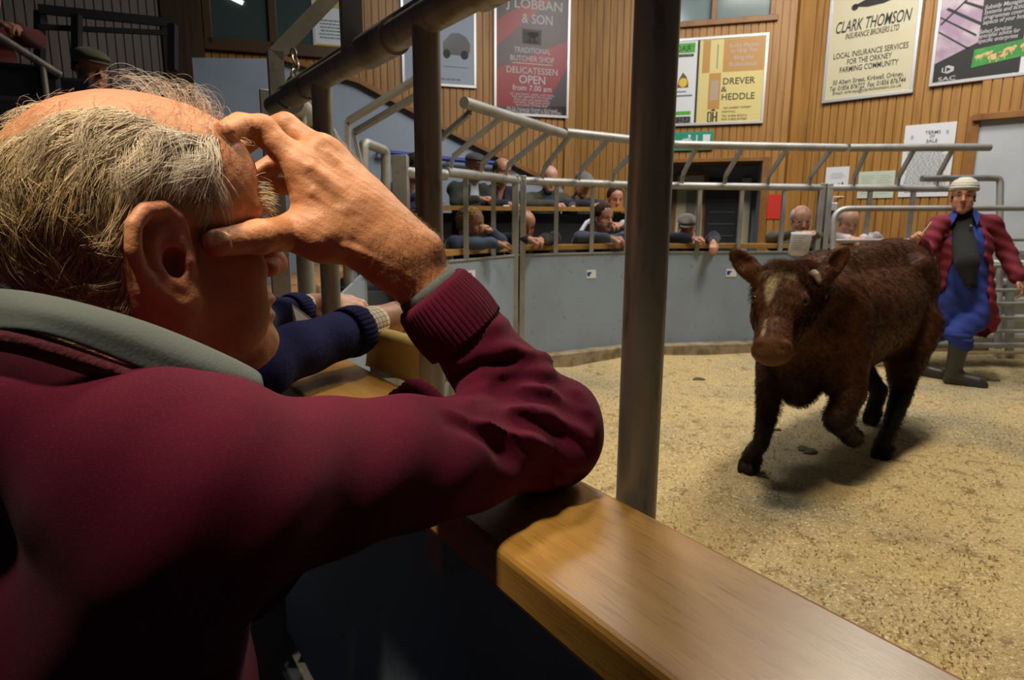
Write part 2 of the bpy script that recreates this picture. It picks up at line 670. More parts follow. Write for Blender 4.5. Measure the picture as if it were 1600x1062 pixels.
# loose shavings lying on the sawdust bed
n = 7000
d = 1.3 + 4.2 * rng.random(n) ** 1.4
px = 880 + 760 * rng.random(n)
x = (px - 800) / 1000 * d
y = d
L = 0.006 + 0.016 * rng.random(n) ** 2
a = rng.random(n) * 6.283
bend = 0.35 * rng.standard_normal(n)
pts = []
for t in (-1, 0, 1):
    ang = a + t * bend
    pts.append(np.stack([x + t * L * 0.5 * np.cos(ang), y + t * L * 0.5 * np.sin(ang),
                         floor_z(x, y) + 0.002 + 0.003 * rng.random(n) + (0.003 if t else 0.0)], 1))
sv, sf = strands(np.stack(pts, 1), 0.0012 + 0.0016 * rng.random(n), 0.8)
M_chip = mat('wood_shavings', (0.72, 0.56, 0.28), 0.8, var=(3, (0.42, 0.28, 0.11), 0.45, 0.62))
tag(mesh_obj('sawdust', sv, sf, M_chip, smooth=False), 'pale wood shavings scattered over the ring floor', 'sawdust', kind='stuff')

# trodden muck clods
M_dung = mat('trodden_muck', (0.10, 0.075, 0.035), 0.8, bump=(60, 0.6, 0.01))
for i, (px_, py_, r_) in enumerate([(1092, 590, .045), (1330, 665, .05), (1555, 595, .035), (1262, 700, .05), (1208, 668, .03)]):
    c = Pz(px_, py_, 0.02)
    c[2] = floor_z(c[0], c[1])
    s = SDF(c - 0.12, c + 0.12, 0.006)
    for k in range(7):
        q = c + np.array([rng.normal() * r_ * .6, rng.normal() * r_ * .5, 0.001])
        s.ell(q, (r_ * (.4 + .4 * rng.random()), r_ * .45, 0.010 + .006 * rng.random()), k=0.01)
    v, f = s.mesh()
    tag(mesh_obj('muck_clod', v, f, M_dung, smooth=True),
        ['dark muck clod near the far kerb right of the thick post', 'dark muck patch between the legs of the cow',
         'small dark clod beside the boots of the standing person', 'dark muck patch on the sawdust under the cow chest',
         'small dark clod by the front hoof of the cow'][i], 'clod', 'dark clods on the sawdust')

# ---- back walls: three facets of pine boarding with open grooves
def board_wall(name, a, b, z0, z1, m, bw=0.09, holes=()):
    """vertical boards with grooves between; holes are (t0,t1,za,zb) along the wall"""
    a, b = np.asarray(a, float), np.asarray(b, float)
    L = np.linalg.norm(b - a)
    u = (b - a) / L
    nrm = np.array([u[1], -u[0]])
    if np.dot(nrm, -a) < 0:
        nrm = -nrm
    mb = MB()
    n = int(L / bw)
    for i in range(n + 1):
        s0, s1 = i * bw, min((i + 1) * bw, L) - 0.012
        if s1 - s0 < 0.01:
            continue
        mid = 0.5 * (s0 + s1)
        spans = [(z0, z1)]
        for (t0, t1, za, zb) in holes:
            if t0 < mid < t1:
                spans = [(p, q) for (p0, q0) in spans for (p, q) in ((p0, min(q0, za)), (max(p0, zb), q0)) if q - p > 0.01]
        for (p, q) in spans:
            c = a + u * mid + nrm * 0.011
            mb.box((c[0], c[1], (p + q) / 2), (s1 - s0, 0.022, q - p), ((u[0], u[1], 0), (nrm[0], nrm[1], 0), (0, 0, 1)))
    # backing
    spans = [(0, L, z0, z1)]
    for (t0, t1, za, zb) in holes:
        new = []
        for (s0, s1, p, q) in spans:
            for r in ((s0, min(s1, t0), p, q), (max(s0, t1), s1, p, q),
                      (max(s0, t0), min(s1, t1), p, min(q, za)), (max(s0, t0), min(s1, t1), max(p, zb), q)):
                if r[1] - r[0] > 0.005 and r[3] - r[2] > 0.005:
                    new.append(r)
        spans = new
    for (s0, s1, p, q) in spans:
        c = a + u * (s0 + s1) / 2 - nrm * 0.03
        mb.box((c[0], c[1], (p + q) / 2), (s1 - s0, 0.06, q - p), ((u[0], u[1], 0), (nrm[0], nrm[1], 0), (0, 0, 1)))
    return struct(name, mb, m, smooth=False)

WA0, WA1 = (-3.95, 8.05), (0.80, 9.45)
WB0, WB1 = (0.80, 9.45), (3.62, 8.62)
WC0, WC1 = (3.62, 8.62), (5.02, 7.22)
WD0, WD1 = (5.02, 7.22), (6.9, 5.4)
WE0, WE1 = (-3.95, 8.05), (-6.2, 5.2)

def along(p, a, b):
    a, b = np.asarray(a), np.asarray(b)
    return float(np.dot(np.asarray(p)[:2] - a, unit(b - a)))

# doorway in the middle facet
dl, dr = along(Pl(1000, 252, WB0, WB1), WB0, WB1), along(Pl(1192, 252, WB0, WB1), WB0, WB1)
dz = Pl(1120, 252, WB0, WB1)[2]
wl, wr = along(Pl(1010, 30, WB0, WB1), WB0, WB1), along(Pl(1206, 30, WB0, WB1), WB0, WB1)
wz = Pl(1120, 36, WB0, WB1)[2]
board_wall('wall_left', WA0, WA1, 0.9, 5.6, M_board)
board_wall('wall_back', WB0, WB1, 0.0, 5.6, M_board, holes=[(dl, dr, 0.0, dz), (wl, wr, wz, wz + 1.0)])
rl = along(Pl(1492, 180, WC0, WC1), WC0, WC1)
board_wall('wall_right', WC0, WC1, 0.0, 5.6, M_board)
b = MB()
uD = unit(np.array(WD1) - WD0)
nD = np.array([-uD[1], uD[0]])
if np.dot(nD, -np.array(WD0)) < 0:
    nD = -nD
cD = (np.array(WD0) + WD1) / 2
zD = Pl(1500, 190, WD0, WD1)[2]
b.box((cD[0], cD[1], zD / 2), (2.7, 0.08, zD), ((uD[0], uD[1], 0), (nD[0], nD[1], 0), (0, 0, 1)))
struct('wall_far_right', b, M_white)
board_wall('wall_upper_right', np.array(WD0) + nD * 0.04, np.array(WD1) + nD * 0.04, zD, 5.6, M_board)
b = MB()
for (za, zb, th) in ((zD - 0.02, zD + 0.05, 0.14),):
    p0, p1 = np.array(WD0) + nD * 0.06, np.array(WD1) + nD * 0.06
    b.box((*((p0 + p1) / 2), (za + zb) / 2), (2.7, th, zb - za), ((uD[0], uD[1], 0), (nD[0], nD[1], 0), (0, 0, 1)))
struct('trim_1', b, M_trimw, bevel=0.006)
# jamb of the white opening
b = MB()
pj = np.array(WC1) + nD * 0.03
b.box((pj[0] - 0.02, pj[1] + 0.02, zD / 2 + 0.02), (0.10, 0.10, zD + 0.04), ((uD[0], uD[1], 0), (nD[0], nD[1], 0), (0, 0, 1)))
struct('trim_2', b, M_trimw, bevel=0.005)

# corner posts where the facets meet
for i, c in enumerate((WA1, WB1)):
    b = MB().box((c[0], c[1] - 0.03, 2.8), (0.14, 0.10, 5.6))
    struct('trim_%d' % (i + 3), b, M_board)

def frame_of(a, b):
    u = unit(np.array([b[0] - a[0], b[1] - a[1], 0.0]))
    n = np.array([u[1], -u[0], 0.0])
    if np.dot(n[:2], -np.array(a)[:2]) < 0:
        n = -n
    return u, n

# door recess: deep reveal, inner grey wall, cream door, dark glazed leaf
uB, nB = frame_of(WB0, WB1)
p0 = np.array([*WB0, 0.0])
b = MB()
dep = 0.85
AXB = (uB, nB, V3(0, 0, 1))
def onB(t, z, off):
    return p0 + uB * t + nB * off + V3(0, 0, z)
b.box(onB((dl + dr) / 2, dz / 2, -dep), (dr - dl + 0.4, 0.06, dz + .3), AXB)
b.box(onB(dr + 0.03, dz / 2, -dep / 2), (0.06, dep, dz), AXB)
b.box(onB(dl - 0.03, dz / 2, -dep / 2), (0.06, dep, dz), AXB)
struct('wall_recess', b, mat('recess_grey', (0.33, 0.38, 0.40), 0.8))
b = MB().box(onB((dl + dr) / 2, dz + 0.02, -dep / 2), (dr - dl + .2, dep, 0.05), AXB)
struct('ceiling_recess', b, M_trimw)
b = MB()
b.box(onB((dl + dr) / 2, dz + 0.015, 0.03), (dr - dl + 0.16, 0.07, 0.05), AXB)
b.box(onB(dr + 0.035, dz / 2, 0.03), (0.08, 0.07, dz), AXB)
struct('trim_5', b, M_trimw, bevel=0.004)
M_cream = mat('cream_door', (0.62, 0.56, 0.36), 0.5)
def tB(px_):
    return along(Pl(px_, 320, WB0, WB1), WB0, WB1)
dt = thing('door_1', 'cream flush door standing in the grey recess behind the capped spectator', 'door', tuple(onB(tB(1075), 0.2, -dep + .05)))
dt['kind'] = 'structure'
part('door_leaf', MB().box(onB((tB(1052) + tB(1098)) / 2, 1.05, -dep + 0.06), (tB(1098) - tB(1052), 0.05, 1.9), AXB), M_cream, dt, bevel=0.004)
part('door_frame', MB().box(onB(tB(1101), 1.05, -dep + 0.06), (0.05, 0.08, 1.95), AXB)
     .box(onB(tB(1050), 1.05, -dep + 0.06), (0.05, 0.08, 1.95), AXB)
     .box(onB(tB(1075), 2.03, -dep + 0.06), (tB(1101) - tB(1050), 0.08, 0.05), AXB), M_trimw, dt)
part('handle', MB().tube([onB(tB(1056), 1.05, -dep + .09), onB(tB(1056), 1.05, -dep + .14), onB(tB(1061), 1.05, -dep + .14)], 0.012), M_alu, dt)
part('glazed_panel', MB().box(onB(tB(1078), 1.5, -dep + 0.088), (.14, 0.008, 0.55), AXB), mat('reeded_glass', (0.25, 0.24, 0.2), 0.3), dt)
d2 = thing('door_2', 'dark glazed door standing half open in the grey recess', 'door', tuple(onB(tB(1125), 0.2, -dep + .08)))
d2['kind'] = 'structure'
part('door_leaf', MB().box(onB((tB(1103) + tB(1158)) / 2, 1.0, -dep + 0.12), (tB(1158) - tB(1103), 0.05, 1.75), AXB), mat('dark_door', (0.03, 0.034, 0.034), 0.25), d2, bevel=0.004)
g = MB()
for k in range(9):
    g.box(onB((tB(1103) + tB(1158)) / 2, 0.45 + k * 0.17, -dep + 0.15), (tB(1158) - tB(1103) - .08, 0.01, 0.012), AXB)
part('louvre', g, mat('door_louvre', (0.10, 0.11, 0.11), 0.4), d2)
part('door_closer', MB().box(onB(tB(1120), 1.93, -dep + 0.16), (.22, .06, .06), AXB), M_black, d2, bevel=0.004)
b = MB().box(onB((tB(1161) + tB(1178)) / 2, 1.0, -dep + 0.10), (tB(1178) - tB(1161), 0.06, 1.9), AXB)
struct('trim_6', b, M_cream, bevel=0.004)

# high window in the middle facet
w = thing('window_2', 'wide timber framed window high above the yellow sign', 'window', tuple(onB(wl, wz, 0)))
w['kind'] = 'structure'
fr = MB()
fr.box(onB((wl + wr) / 2, wz + 0.0, 0.02), (wr - wl + 0.14, 0.10, 0.07), AXB)
for t in (wl, tB(1098), wr):
    fr.box(onB(t, wz + 0.5, 0.02), (0.06, 0.09, 1.0), AXB)
part('window_frame', fr, M_trimw, w, bevel=0.005)
part('pane', MB().box(onB((wl + wr) / 2, wz + 0.5, -0.03), (wr - wl, 0.01, 1.0), AXB), mat('hazy_glass', (0.20, 0.27, 0.27), .15), w)
fr = MB()
for k in range(9):
    fr.box(onB((wl + wr) / 2, wz + 0.06 + 0.1 * k, -0.05), (wr - wl, 0.012, 0.07), AXB)
part('blind', fr, M_pale, w)

# ---- left of the hall: pale stair wall with sloping timber coping, glazed room above
def Bpt(px_, py_, a, b, off=0.0):
    u, n = frame_of(a, b)
    return Pl(px_, py_, a, b) + n * off
SA0, SA1 = (-3.4, 7.55), (0.62, 8.85)
uS, nS = frame_of(SA0, SA1)
poly = [Bpt(x_, y_, SA0, SA1) for (x_, y_) in ((300, 90), (440, 92), (560, 128), (700, 205), (868, 290), (880, 296))]
poly = [np.array([poly[0][0], poly[0][1], -0.05])] + poly + [np.array([poly[-1][0], poly[-1][1], -0.05])]
struct('wall_stair', MB().prism(poly, 0, -nS * 0.14), M_gwall, smooth=False)
b = MB()
cop = [Bpt(x_, y_, SA0, SA1, -0.05) for (x_, y_) in ((440, 92), (560, 128), (700, 205), (868, 290))]
for i in range(3):
    b.beam(cop[i], cop[i + 1], 0.26, 0.06)
struct('trim_7', b, M_trimw, bevel=0.006)
# left facet beyond
uE, nE = frame_of(WE0, WE1)
e0 = np.array([*WE0, 0.0])
b = MB()
zE = 2.62
_t = along(Pl(272, 100, WE0, WE1), WE0, WE1)
WEm = np.array(WE0) + uE[:2] * _t
cE = (np.array(WE0) + WEm) / 2
b.box((cE[0], cE[1], zE / 2), (_t, 0.12, zE), (uE, nE, (0, 0, 1)))
struct('wall_lower_left', b, M_gwall)
board_wall('wall_far_left', WE0, WEm, zE, 5.6, M_board_shaded)
board_wall('wall_dark_left', WEm, WE1, 0.0, 5.6, M_board_shaded)
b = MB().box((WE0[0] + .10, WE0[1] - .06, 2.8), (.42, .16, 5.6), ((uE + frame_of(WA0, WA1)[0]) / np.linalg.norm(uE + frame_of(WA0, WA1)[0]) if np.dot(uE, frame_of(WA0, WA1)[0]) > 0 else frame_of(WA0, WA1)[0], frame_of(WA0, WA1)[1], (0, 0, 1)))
struct('trim_9', b, M_board_shaded)  # added post in shaded colour, darkens the boards left of the window
# window_1: two dark panes in a timber frame on facet A
def win(name, label, a, b, x0, x1, y0, y1, mull):
    u, n = frame_of(a, b)
    q = [Bpt(x0, y1, a, b, 0.03), Bpt(x1, y1, a, b, 0.03)]
    z0 = q[0][2]
    z1 = Bpt(x0, y0, a, b)[2]
    w = thing(name, label, 'window', tuple(q[0]))
    w['kind'] = 'structure'
    f = MB()
    L = np.linalg.norm((q[1] - q[0])[:2])
    c = (q[0] + q[1]) / 2
    uu = unit((q[1] - q[0]) * V3(1, 1, 0))
    ax = (uu, n, V3(0, 0, 1))
    H = z1 - z0
    f.box(c * V3(1, 1, 0) + V3(0, 0, z0), (L + .1, .12, .14), ax)
    for m_ in [0, L] + [m_ * L for m_ in mull]:
        f.box(q[0] * V3(1, 1, 0) + uu * m_ + V3(0, 0, z0 + H / 2), (.09, .12, H), ax)
    part('window_frame', f, mat('dark_frame', (0.09, 0.05, 0.02), 0.4), w, bevel=.006)
    part('pane', MB().box(c * V3(1, 1, 0) + V3(0, 0, z0 + H / 2) + n * 0.004, (L, .012, H), ax),
         mat('teal_glass', (0.055, 0.085, 0.078), 0.12, spec=0.5), w)
    return w, q, uu, n, z0, H
w1, q1, uu1, n1, z01, H1 = win('window_1', 'dark glazed office window in the upper left corner of the hall', WA0, WA1, 328, 560, -60, 70, (0.42,))
l = MB()
l.box(Bpt(338, 48, WA0, WA1, 0.03), (.10, .006, .36), (uu1, n1, V3(0, 0, 1)))
part('lime_door_strip', l, mat('lime_green', (0.25, 0.42, 0.03), 0.5), w1)
# blue handrail up the steps
b = thing('handrail', 'blue painted handrail along the pale stair wall', 'handrail', tuple(Bpt(600, 400, SA0, SA1, 0.5)))
rp = [Bpt(x_, y_, SA0, SA1, 0.10) for (x_, y_) in ((590, 238), (700, 250), (800, 258))]
part('rail', MB().tube(rp, 0.03), M_blue, b)
for i in (0, 1, 2):
    part('bracket', MB().tube([rp[i], rp[i] - nS * 0.09], 0.012), M_blue, b)

# seating tiers behind the far barrier
b = MB()
b.prism([(-0.75, 5.05, -.05), (0.10, 6.0, -.05), (1.3, 6.55, -.05), (5.0, 6.75, -.05), (5.2, 7.05, -.05), (3.62, 8.6, -.05), (.8, 9.4, -.05), (-2.9, 8.3, -.05), (-1.6, 5.0, -.05)][::-1], 0, (0, 0, .25))
struct('floor_terrace', b, M_concr, smooth=False)
b = MB()
b.prism([(-1.5, 6.55, .2), (0.0, 7.15, .2), (1.35, 7.35, .2), (1.35, 9.2, .2), (.8, 9.4, .2), (-2.9, 8.3, .2)], 0, (0, 0, .40))
struct('floor_tier', b, M_concr, smooth=False)

# ================================================================== signs on the walls
def sign(name, label, cat, a, b, x0, x1, y0, y1, face, frame=True, group=None, thick=0.03, fw=0.035, skew=0.0):
    """board on the wall a-b whose lower edge runs x0..x1 at y1 and whose left edge rises to y0"""
    u, n = frame_of(a, b)
    bl, br = Bpt(x0, y1, a, b, 0.03), Bpt(x1, y1, a, b, 0.03)
    W = np.linalg.norm((br - bl)[:2])
    u = unit((br - bl) * V3(1, 1, 0))
    tl = Bpt(x0, y0, a, b, 0.03)
    H = tl[2] - bl[2]
    o = thing(name, label, cat, tuple(bl), group=group)
    up = V3(0, 0, 1)
    ax = (u, n, up)
    c = bl + u * W / 2 + up * H / 2
    pb = part('board', MB().box(c + n * thick / 2, (W, thick, H), ax), face, o)
    if frame:
        f = MB()
        f.box(bl + u * W / 2 + n * thick * .6, (W + fw, thick * 1.4, fw), ax)
        f.box(bl + u * W / 2 + up * H + n * thick * .6, (W + fw, thick * 1.4, fw), ax)
        f.box(bl + up * H / 2 + n * thick * .6, (fw, thick * 1.4, H - fw), ax)
        f.box(bl + u * W + up * H / 2 + n * thick * .6, (fw, thick * 1.4, H - fw), ax)
        part('frame', f, M_alu, o, bevel=0.003)
    S = dict(o=o, bl=bl, u=u, n=n, up=up, W=W, H=H, t=thick, lay=0)
    return S

def lay(S, fx, fy, off=0.0):
    return S['bl'] + S['u'] * S['W'] * fx + S['up'] * S['H'] * (1 - fy) + S['n'] * (S['t'] + off)

def words(S, lines, m, name='lettering'):
    """lines: (text, fx, fy, height as share of H, max width share, shear, bold); one part per line"""
    for (t, fx, fy, h, wmax, sh, bo) in lines:
        hh = h * S['H'] / 0.70
        v, f = text_mesh(t, 1.0, sh, bo)
        if len(v) == 0:
            continue
        wd = (v[:, 0].max() - v[:, 0].min())
        sx = wmax * S['W'] / wd if wmax else hh
        p = lay(S, fx, fy, 0.004)
        cx, cy = (v[:, 0].max() + v[:, 0].min()) / 2, (v[:, 1].max() + v[:, 1].min()) / 2
        q = p + np.outer((v[:, 0] - cx) * sx, S['u']) + np.outer((v[:, 1] - cy) * hh, S['up'])
        part(name, MB().add(q, f), m, S['o'], smooth=False)

def patch(S, name, polys, m, off=0.002):
    """flat printed areas, polygons in board fractions; a few areas are parts of their own, fine print is one"""
    mbs = [MB() for _ in polys] if len(polys) <= 8 else [MB()]
    for i, pl in enumerate(polys):
        q = [lay(S, x_, y_, off) for (x_, y_) in pl]
        mbs[i if len(mbs) > 1 else 0].add(q, [tuple(range(len(q)))])
    for mb in mbs:
        part(name, mb, m, S['o'], smooth=False)

def rect(x0, y0, x1, y1):
    return [(x0, y0), (x1, y0), (x1, y1), (x0, y1)]

def blob(cx, cy, rx, ry, n=14):
    return [(cx + rx * math.cos(6.2832 * k / n), cy + ry * math.sin(6.2832 * k / n)) for k in range(n)]

def ruled(x0, x1, y0, y1, n, seed=1, ragged=0.25, thick=0.35):
    """rows of small print too fine to read"""
    r = random.Random(seed)
    out = []
    dy = (y1 - y0) / n
    for i in range(n):
        y_ = y0 + i * dy
        x_ = x0 + r.random() * ragged * 0.3 * (x1 - x0)
        xe = x1 - r.random() * ragged * (x1 - x0)
        while x_ < xe:
            w_ = (0.03 + 0.05 * r.random()) * (x1 - x0) * 1.6
            out.append(rect(x_, y_, min(x_ + w_, xe), y_ + dy * thick))
            x_ += w_ + 0.018 * (x1 - x0)
    return out

M_red = mat('sign_red', (0.27, 0.012, 0.016), 0.35)
M_maroonprint = mat('sign_dark_grey', (0.055, 0.035, 0.04), 0.35)
M_lett = mat('white_lettering', (0.50, 0.48, 0.48), 0.5)
# red butcher sign
S = sign('butcher_sign', 'tall red and black sign advertising a traditional butcher shop and delicatessen', 'sign', WA0, WA1, 772, 884, -75, 178, M_red)
patch(S, 'dark_stripe', [[(0, .42), (0, .30), (.55, .0), (1, 0), (.98, .12)], [(0.0, .72), (0, .58), (.98, .16), (1, .16), (1, .50)],
                         [(.62, 1.0), (1, .66), (1, 1)], [(0, .955), (1, .93), (1, 1), (0, 1)]], M_maroonprint)
words(S, [('J LOBBAN', .52, .31, .058, .76, 0, .012), ('& SON', .56, .39, .058, .42, 0, .014)], M_lett)
words(S, [('TRADITIONAL', .5, .588, .034, .50, 0, .01), ('BUTCHER SHOP', .5, .640, .034, .60, 0, .01),
          ('DELICATESSEN', .5, .715, .04, .70, 0, .006), ('OPEN', .5, .772, .052, .36, 0, .012), ('from 7.00 am', .5, .826, .036, .54, 0, .012),
          ('our own bacon, salads, cold meats,', .5, .866, .018, .62, 0, 0), ('fresh and cooked pies, fish and game,', .5, .884, .018, .56, 0, 0),
          ('filled rolls and sandwiches,', .5, .902, .018, .50, 0, 0), ('speciality steak pies every', .5, .920, .018, .50, 0, 0),
          ('and prime Orkney beef', .5, .938, .018, .44, 0, 0), ('20-22 Victoria Street \u2022 Kirkwall', .5, .962, .02, .70, 0, .004),
          ('Tel: 01856 872041 \u2022 Fax: 01856 872041', .5, .980, .02, .82, 0, .004)], M_lett)
patch(S, 'picture', [rect(.36, .455, .62, .548)], M_lett)
patch(S, 'cow_drawing', [[(.42, .475), (.55, .468), (.59, .482), (.57, .5), (.55, .497), (.53, .51), (.46, .503), (.43, .49)],
                         rect(.45, .505, .465, .53), rect(.52, .505, .535, .53), rect(.40, .53, .58, .536)], M_ink, 0.004)
patch(S, 'rule', [rect(.22, .668, .78, .673)], M_lett)
# car poster left of it
S = sign('poster', 'pale blue poster with a dark car, hung left of the red sign', 'poster', WA0, WA1, 630, 741, -120, 130,
         mat('poster_blue', (0.30, 0.36, 0.42), 0.5), thick=.025)
patch(S, 'car_picture', [[(.55, .72), (.66, .66), (.78, .655), (.88, .68), (.93, .72), (.93, .775), (.86, .80), (.55, .80)]], mat('car_grey', (0.03, 0.03, 0.035), 0.3))
patch(S, 'wheel', [blob(.85, .795, .055, .03), blob(.60, .795, .05, .03)], M_ink, 0.004)
patch(S, 'small_print', [rect(.55, .875, .9, .88)] + ruled(.1, .9, .955, .985, 1, 3), mat('grey_print', (0.16, 0.18, 0.2), 0.6))
# yellow poster on the far left
S = sign('poster', 'white and yellow poster high on the boards behind the near barrier', 'poster', WA0, WA1, 492, 558, -70, 78, M_paper, thick=.02)
patch(S, 'yellow_band', [rect(0, .40, 1, .55), rect(0, .94, 1, 1)], mat('poster_yellow', (0.55, 0.42, 0.02), 0.5))
patch(S, 'small_print', ruled(.1, .9, .68, .9, 6, 5), mat('teal_print', (0.05, 0.16, 0.22), 0.6))

# two-panel board right of the thick post
M_yel = mat('sign_cream_yellow', (0.70, 0.58, 0.22), 0.4)
M_tan = mat('sign_tan', (0.50, 0.255, 0.06), 0.4)
S = sign('notice_board', 'framed double advertisement, white dairy half and yellow solicitor half, above the doorway', 'sign', WB0, WB1, 1000, 1189, 69, 198, M_yel)
LW = .455
patch(S, 'dairy_panel', [rect(0, 0, LW, 1)], M_paper)
patch(S, 'divider', [rect(LW, 0, LW + .018, 1)], M_ink)
patch(S, 'green_band', [rect(.02, .04, LW - .02, .155), rect(.02, .84, LW - .03, .885)], mat('sign_green', (0.08, 0.40, 0.03), 0.4), 0.004)
patch(S, 'black_band', [rect(.02, .168, LW - .03, .20), rect(.02, .905, LW - .03, .995)], M_ink, 0.004)
words(S, [('DAIRY', .365, .10, .075, .15, 0, .02)], M_ink)
words(S, [('672542', .35, .95, .055, .17, 0, .02), ('HUNTERS', .36, .185, .02, .14, 0, .01)], M_lett)
patch(S, 'emblem', [[(.30, .56), (.315, .46), (.345, .38), (.375, .43), (.392, .50), (.395, .56)]], mat('emblem_brown', (0.12, 0.06, 0.02), 0.4), 0.004)
patch(S, 'emblem_disc', [blob(.35, .50, .035, .055)], mat('emblem_gold', (0.75, 0.50, 0.03), 0.4), 0.006)
patch(S, 'small_print', [rect(.30, .60, .38, .615), rect(.28, .645, .43, .665)], mat('grey_print', (0.16, 0.18, 0.2), 0.6), 0.004)
patch(S, 'tan_block', [rect(.665, .025, .985, .40), rect(.50, .025, .56, .40), rect(.56, .41, .655, .83)], M_tan)
words(S, [('In the Market', .825, .105, .05, .23, .1, 0), ('to Help You', .825, .17, .05, .21, .1, 0), ('Ring the', .825, .25, .05, .15, .1, 0),
          ('Professionals', .825, .32, .05, .22, .1, 0)], M_lett)
words(S, [('DREVER', .80, .51, .075, .25, 0, .004), ('&', .685, .60, .06, .045, 0, 0), ('HEDDLE', .80, .69, .075, .26, 0, .004),
          ('56A ALBERT STREET', .80, .82, .022, .22, 0, 0), ('KIRKWALL', .735, .865, .022, .11, 0, 0),
          ('TEL 01856 872216', .78, .915, .024, .20, 0, 0), ('FAX 01856 872083', .78, .955, .024, .20, 0, 0)], M_ink, 'black_lettering')
patch(S, 'logo', [rect(.563, .86, .573, .985), rect(.563, .86, .592, .872), rect(.563, .973, .592, .985), rect(.588, .868, .598, .978),
                  rect(.602, .86, .614, .985), rect(.632, .86, .644, .985), rect(.602, .915, .644, .928),
                  [(.585, .85), (.608, .825), (.63, .85)]], M_ink, 0.004)
patch(S, 'side_print', [rect(.575, .50 + k * .018, .64, .508 + k * .018) for k in range(13)], M_lett, 0.004)
patch(S, 'upright_print', [rect(.615, .08, .622, .36)], mat('grey_print', (0.16, 0.18, 0.2), 0.6), 0.004)

# cream insurance banner
S = sign('banner_sign', 'large cream advertisement with slanted black lettering for an insurance broker', 'sign', WC0, WC1, 1289, 1424, -120, 160,
         mat('sign_cream', (0.60, 0.55, 0.36), 0.35, bump=(3, .25, .03)))
words(S, [('CLARK THOMSON', .5, .60, .062, .84, .25, .008), ('INSURANCE BROKERS LTD', .5, .655, .03, .60, .25, .006),
          ('LOCAL INSURANCE SERVICES', .5, .755, .030, .84, 0, .004), ('FOR THE ORKNEY', .5, .795, .030, .50, 0, .004),
          ('FARMING COMMUNITY', .5, .835, .030, .66, 0, .004), ('50 Albert Street, Kirkwall, Orkney,', .5, .905, .026, .80, .1, .004),
          ('Tel: 01856 876722  Fax: 01856 876744', .5, .935, .026, .86, .1, .004), ('Email: orkney@clarkthomson.co.uk', .5, .963, .018, .78, .1, 0)], M_ink)
patch(S, 'emblem', [[(.25, .50), (.40, .475), (.60, .475), (.74, .50), (.60, .515), (.42, .517)], blob(.28, .505, .04, .018)], M_ink)

# photographic farm-advice sign, top right
WCX1 = (6.3, 5.95)
S = sign('farm_sign', 'black and white farming advice sign with a green strip of sheep', 'sign', WC0, WC1, 1456, 1680, -110, 134, M_paper)
patch(S, 'black_panel', [rect(0.01, 0, .63, 1)], M_ink)
patch(S, 'greenhouse_photo', [[(.01, 0), (.33, 0), (.32, .77), (.01, .87)]],
      mat('lilac_photo', (0.36, 0.24, 0.34), 0.4, var=(2.2, (0.68, 0.60, 0.58), 0.42, 0.62)), 0.003)
patch(S, 'greenhouse_bars', [[(.01, .58), (.02, .575), (.30, .72), (.30, .735)], [(.01, .67), (.02, .665), (.26, .80), (.26, .812)], [(.24, .79), (.255, .79), (.255, .9), (.24, .9)],
                             [(.05, .535), (.07, .525), (.33, .655), (.33, .675)], [(.02, .62), (.27, .44), (.28, .445), (.03, .63)],
                             [(.18, .5), (.33, .56), (.33, .58), (.18, .515)]], M_ink, 0.005)
patch(S, 'green_strip', [[(.30, .815), (1, .77), (1, .865), (.29, .925)]], mat('pasture_green', (0.03, 0.22, 0.03), 0.4, var=(6, (0.05, 0.32, 0.05), .4, .6)), 0.006)
sh = []
for (cx, cy, r_) in ((.34, .862, .03), (.40, .850, .028), (.445, .875, .045), (.50, .868, .04), (.545, .845, .04), (.66, .835, .045), (.78, .825, .04), (.90, .815, .045)):
    sh += [blob(cx, cy, r_, r_ * .42), blob(cx + r_ * .9, cy - r_ * .35, r_ * .35, r_ * .22), rect(cx - r_ * .6, cy, cx - r_ * .45, cy + r_ * .75), rect(cx + r_ * .4, cy, cx + r_ * .55, cy + r_ * .75)]
patch(S, 'sheep_picture', sh, mat('sheep_cream', (0.62, 0.46, 0.18), 0.5), 0.008)
words(S, [('Subsidy Management', .50, .57, .026, .33, .2, .006), ('Systems and action', .48, .60, .026, .29, .2, .006), ('programmes covering all', .51, .63, .026, .35, .2, .006),
          ('aspects of your business', .51, .66, .026, .35, .2, .006), ('Select Services', .43, .71, .026, .22, .2, .006), ('specialist advice for', .46, .74, .026, .28, .2, .006),
          ('specific enterprises', .455, .77, .026, .27, .2, .006), ('SAC', .12, .972, .026, .13, 0, .01)], M_lett)
hx = [(.12 + .052 * math.cos(math.radians(30 + 60 * k)), .915 + .026 * math.sin(math.radians(30 + 60 * k)) * 1.0) for k in range(6)]
patch(S, 'logo', [hx], M_lett, 0.006)
patch(S, 'logo_core', [[(.11, .90), (.145, .915), (.11, .93)], [(.085, .897), (.10, .892), (.10, .93), (.085, .926)]], M_ink, 0.008)
patch(S, 'small_print', ruled(.68, .98, .90, .98, 5, 8), mat('grey_print', (0.16, 0.18, 0.2), 0.6))
patch(S, 'small_photo', [rect(.74, .62, .99, .755), rect(.76, .48, .99, .58)], mat('sky_photo', (0.30, 0.38, 0.48), 0.5, var=(5, (0.08, 0.08, 0.09), .5, .6)))

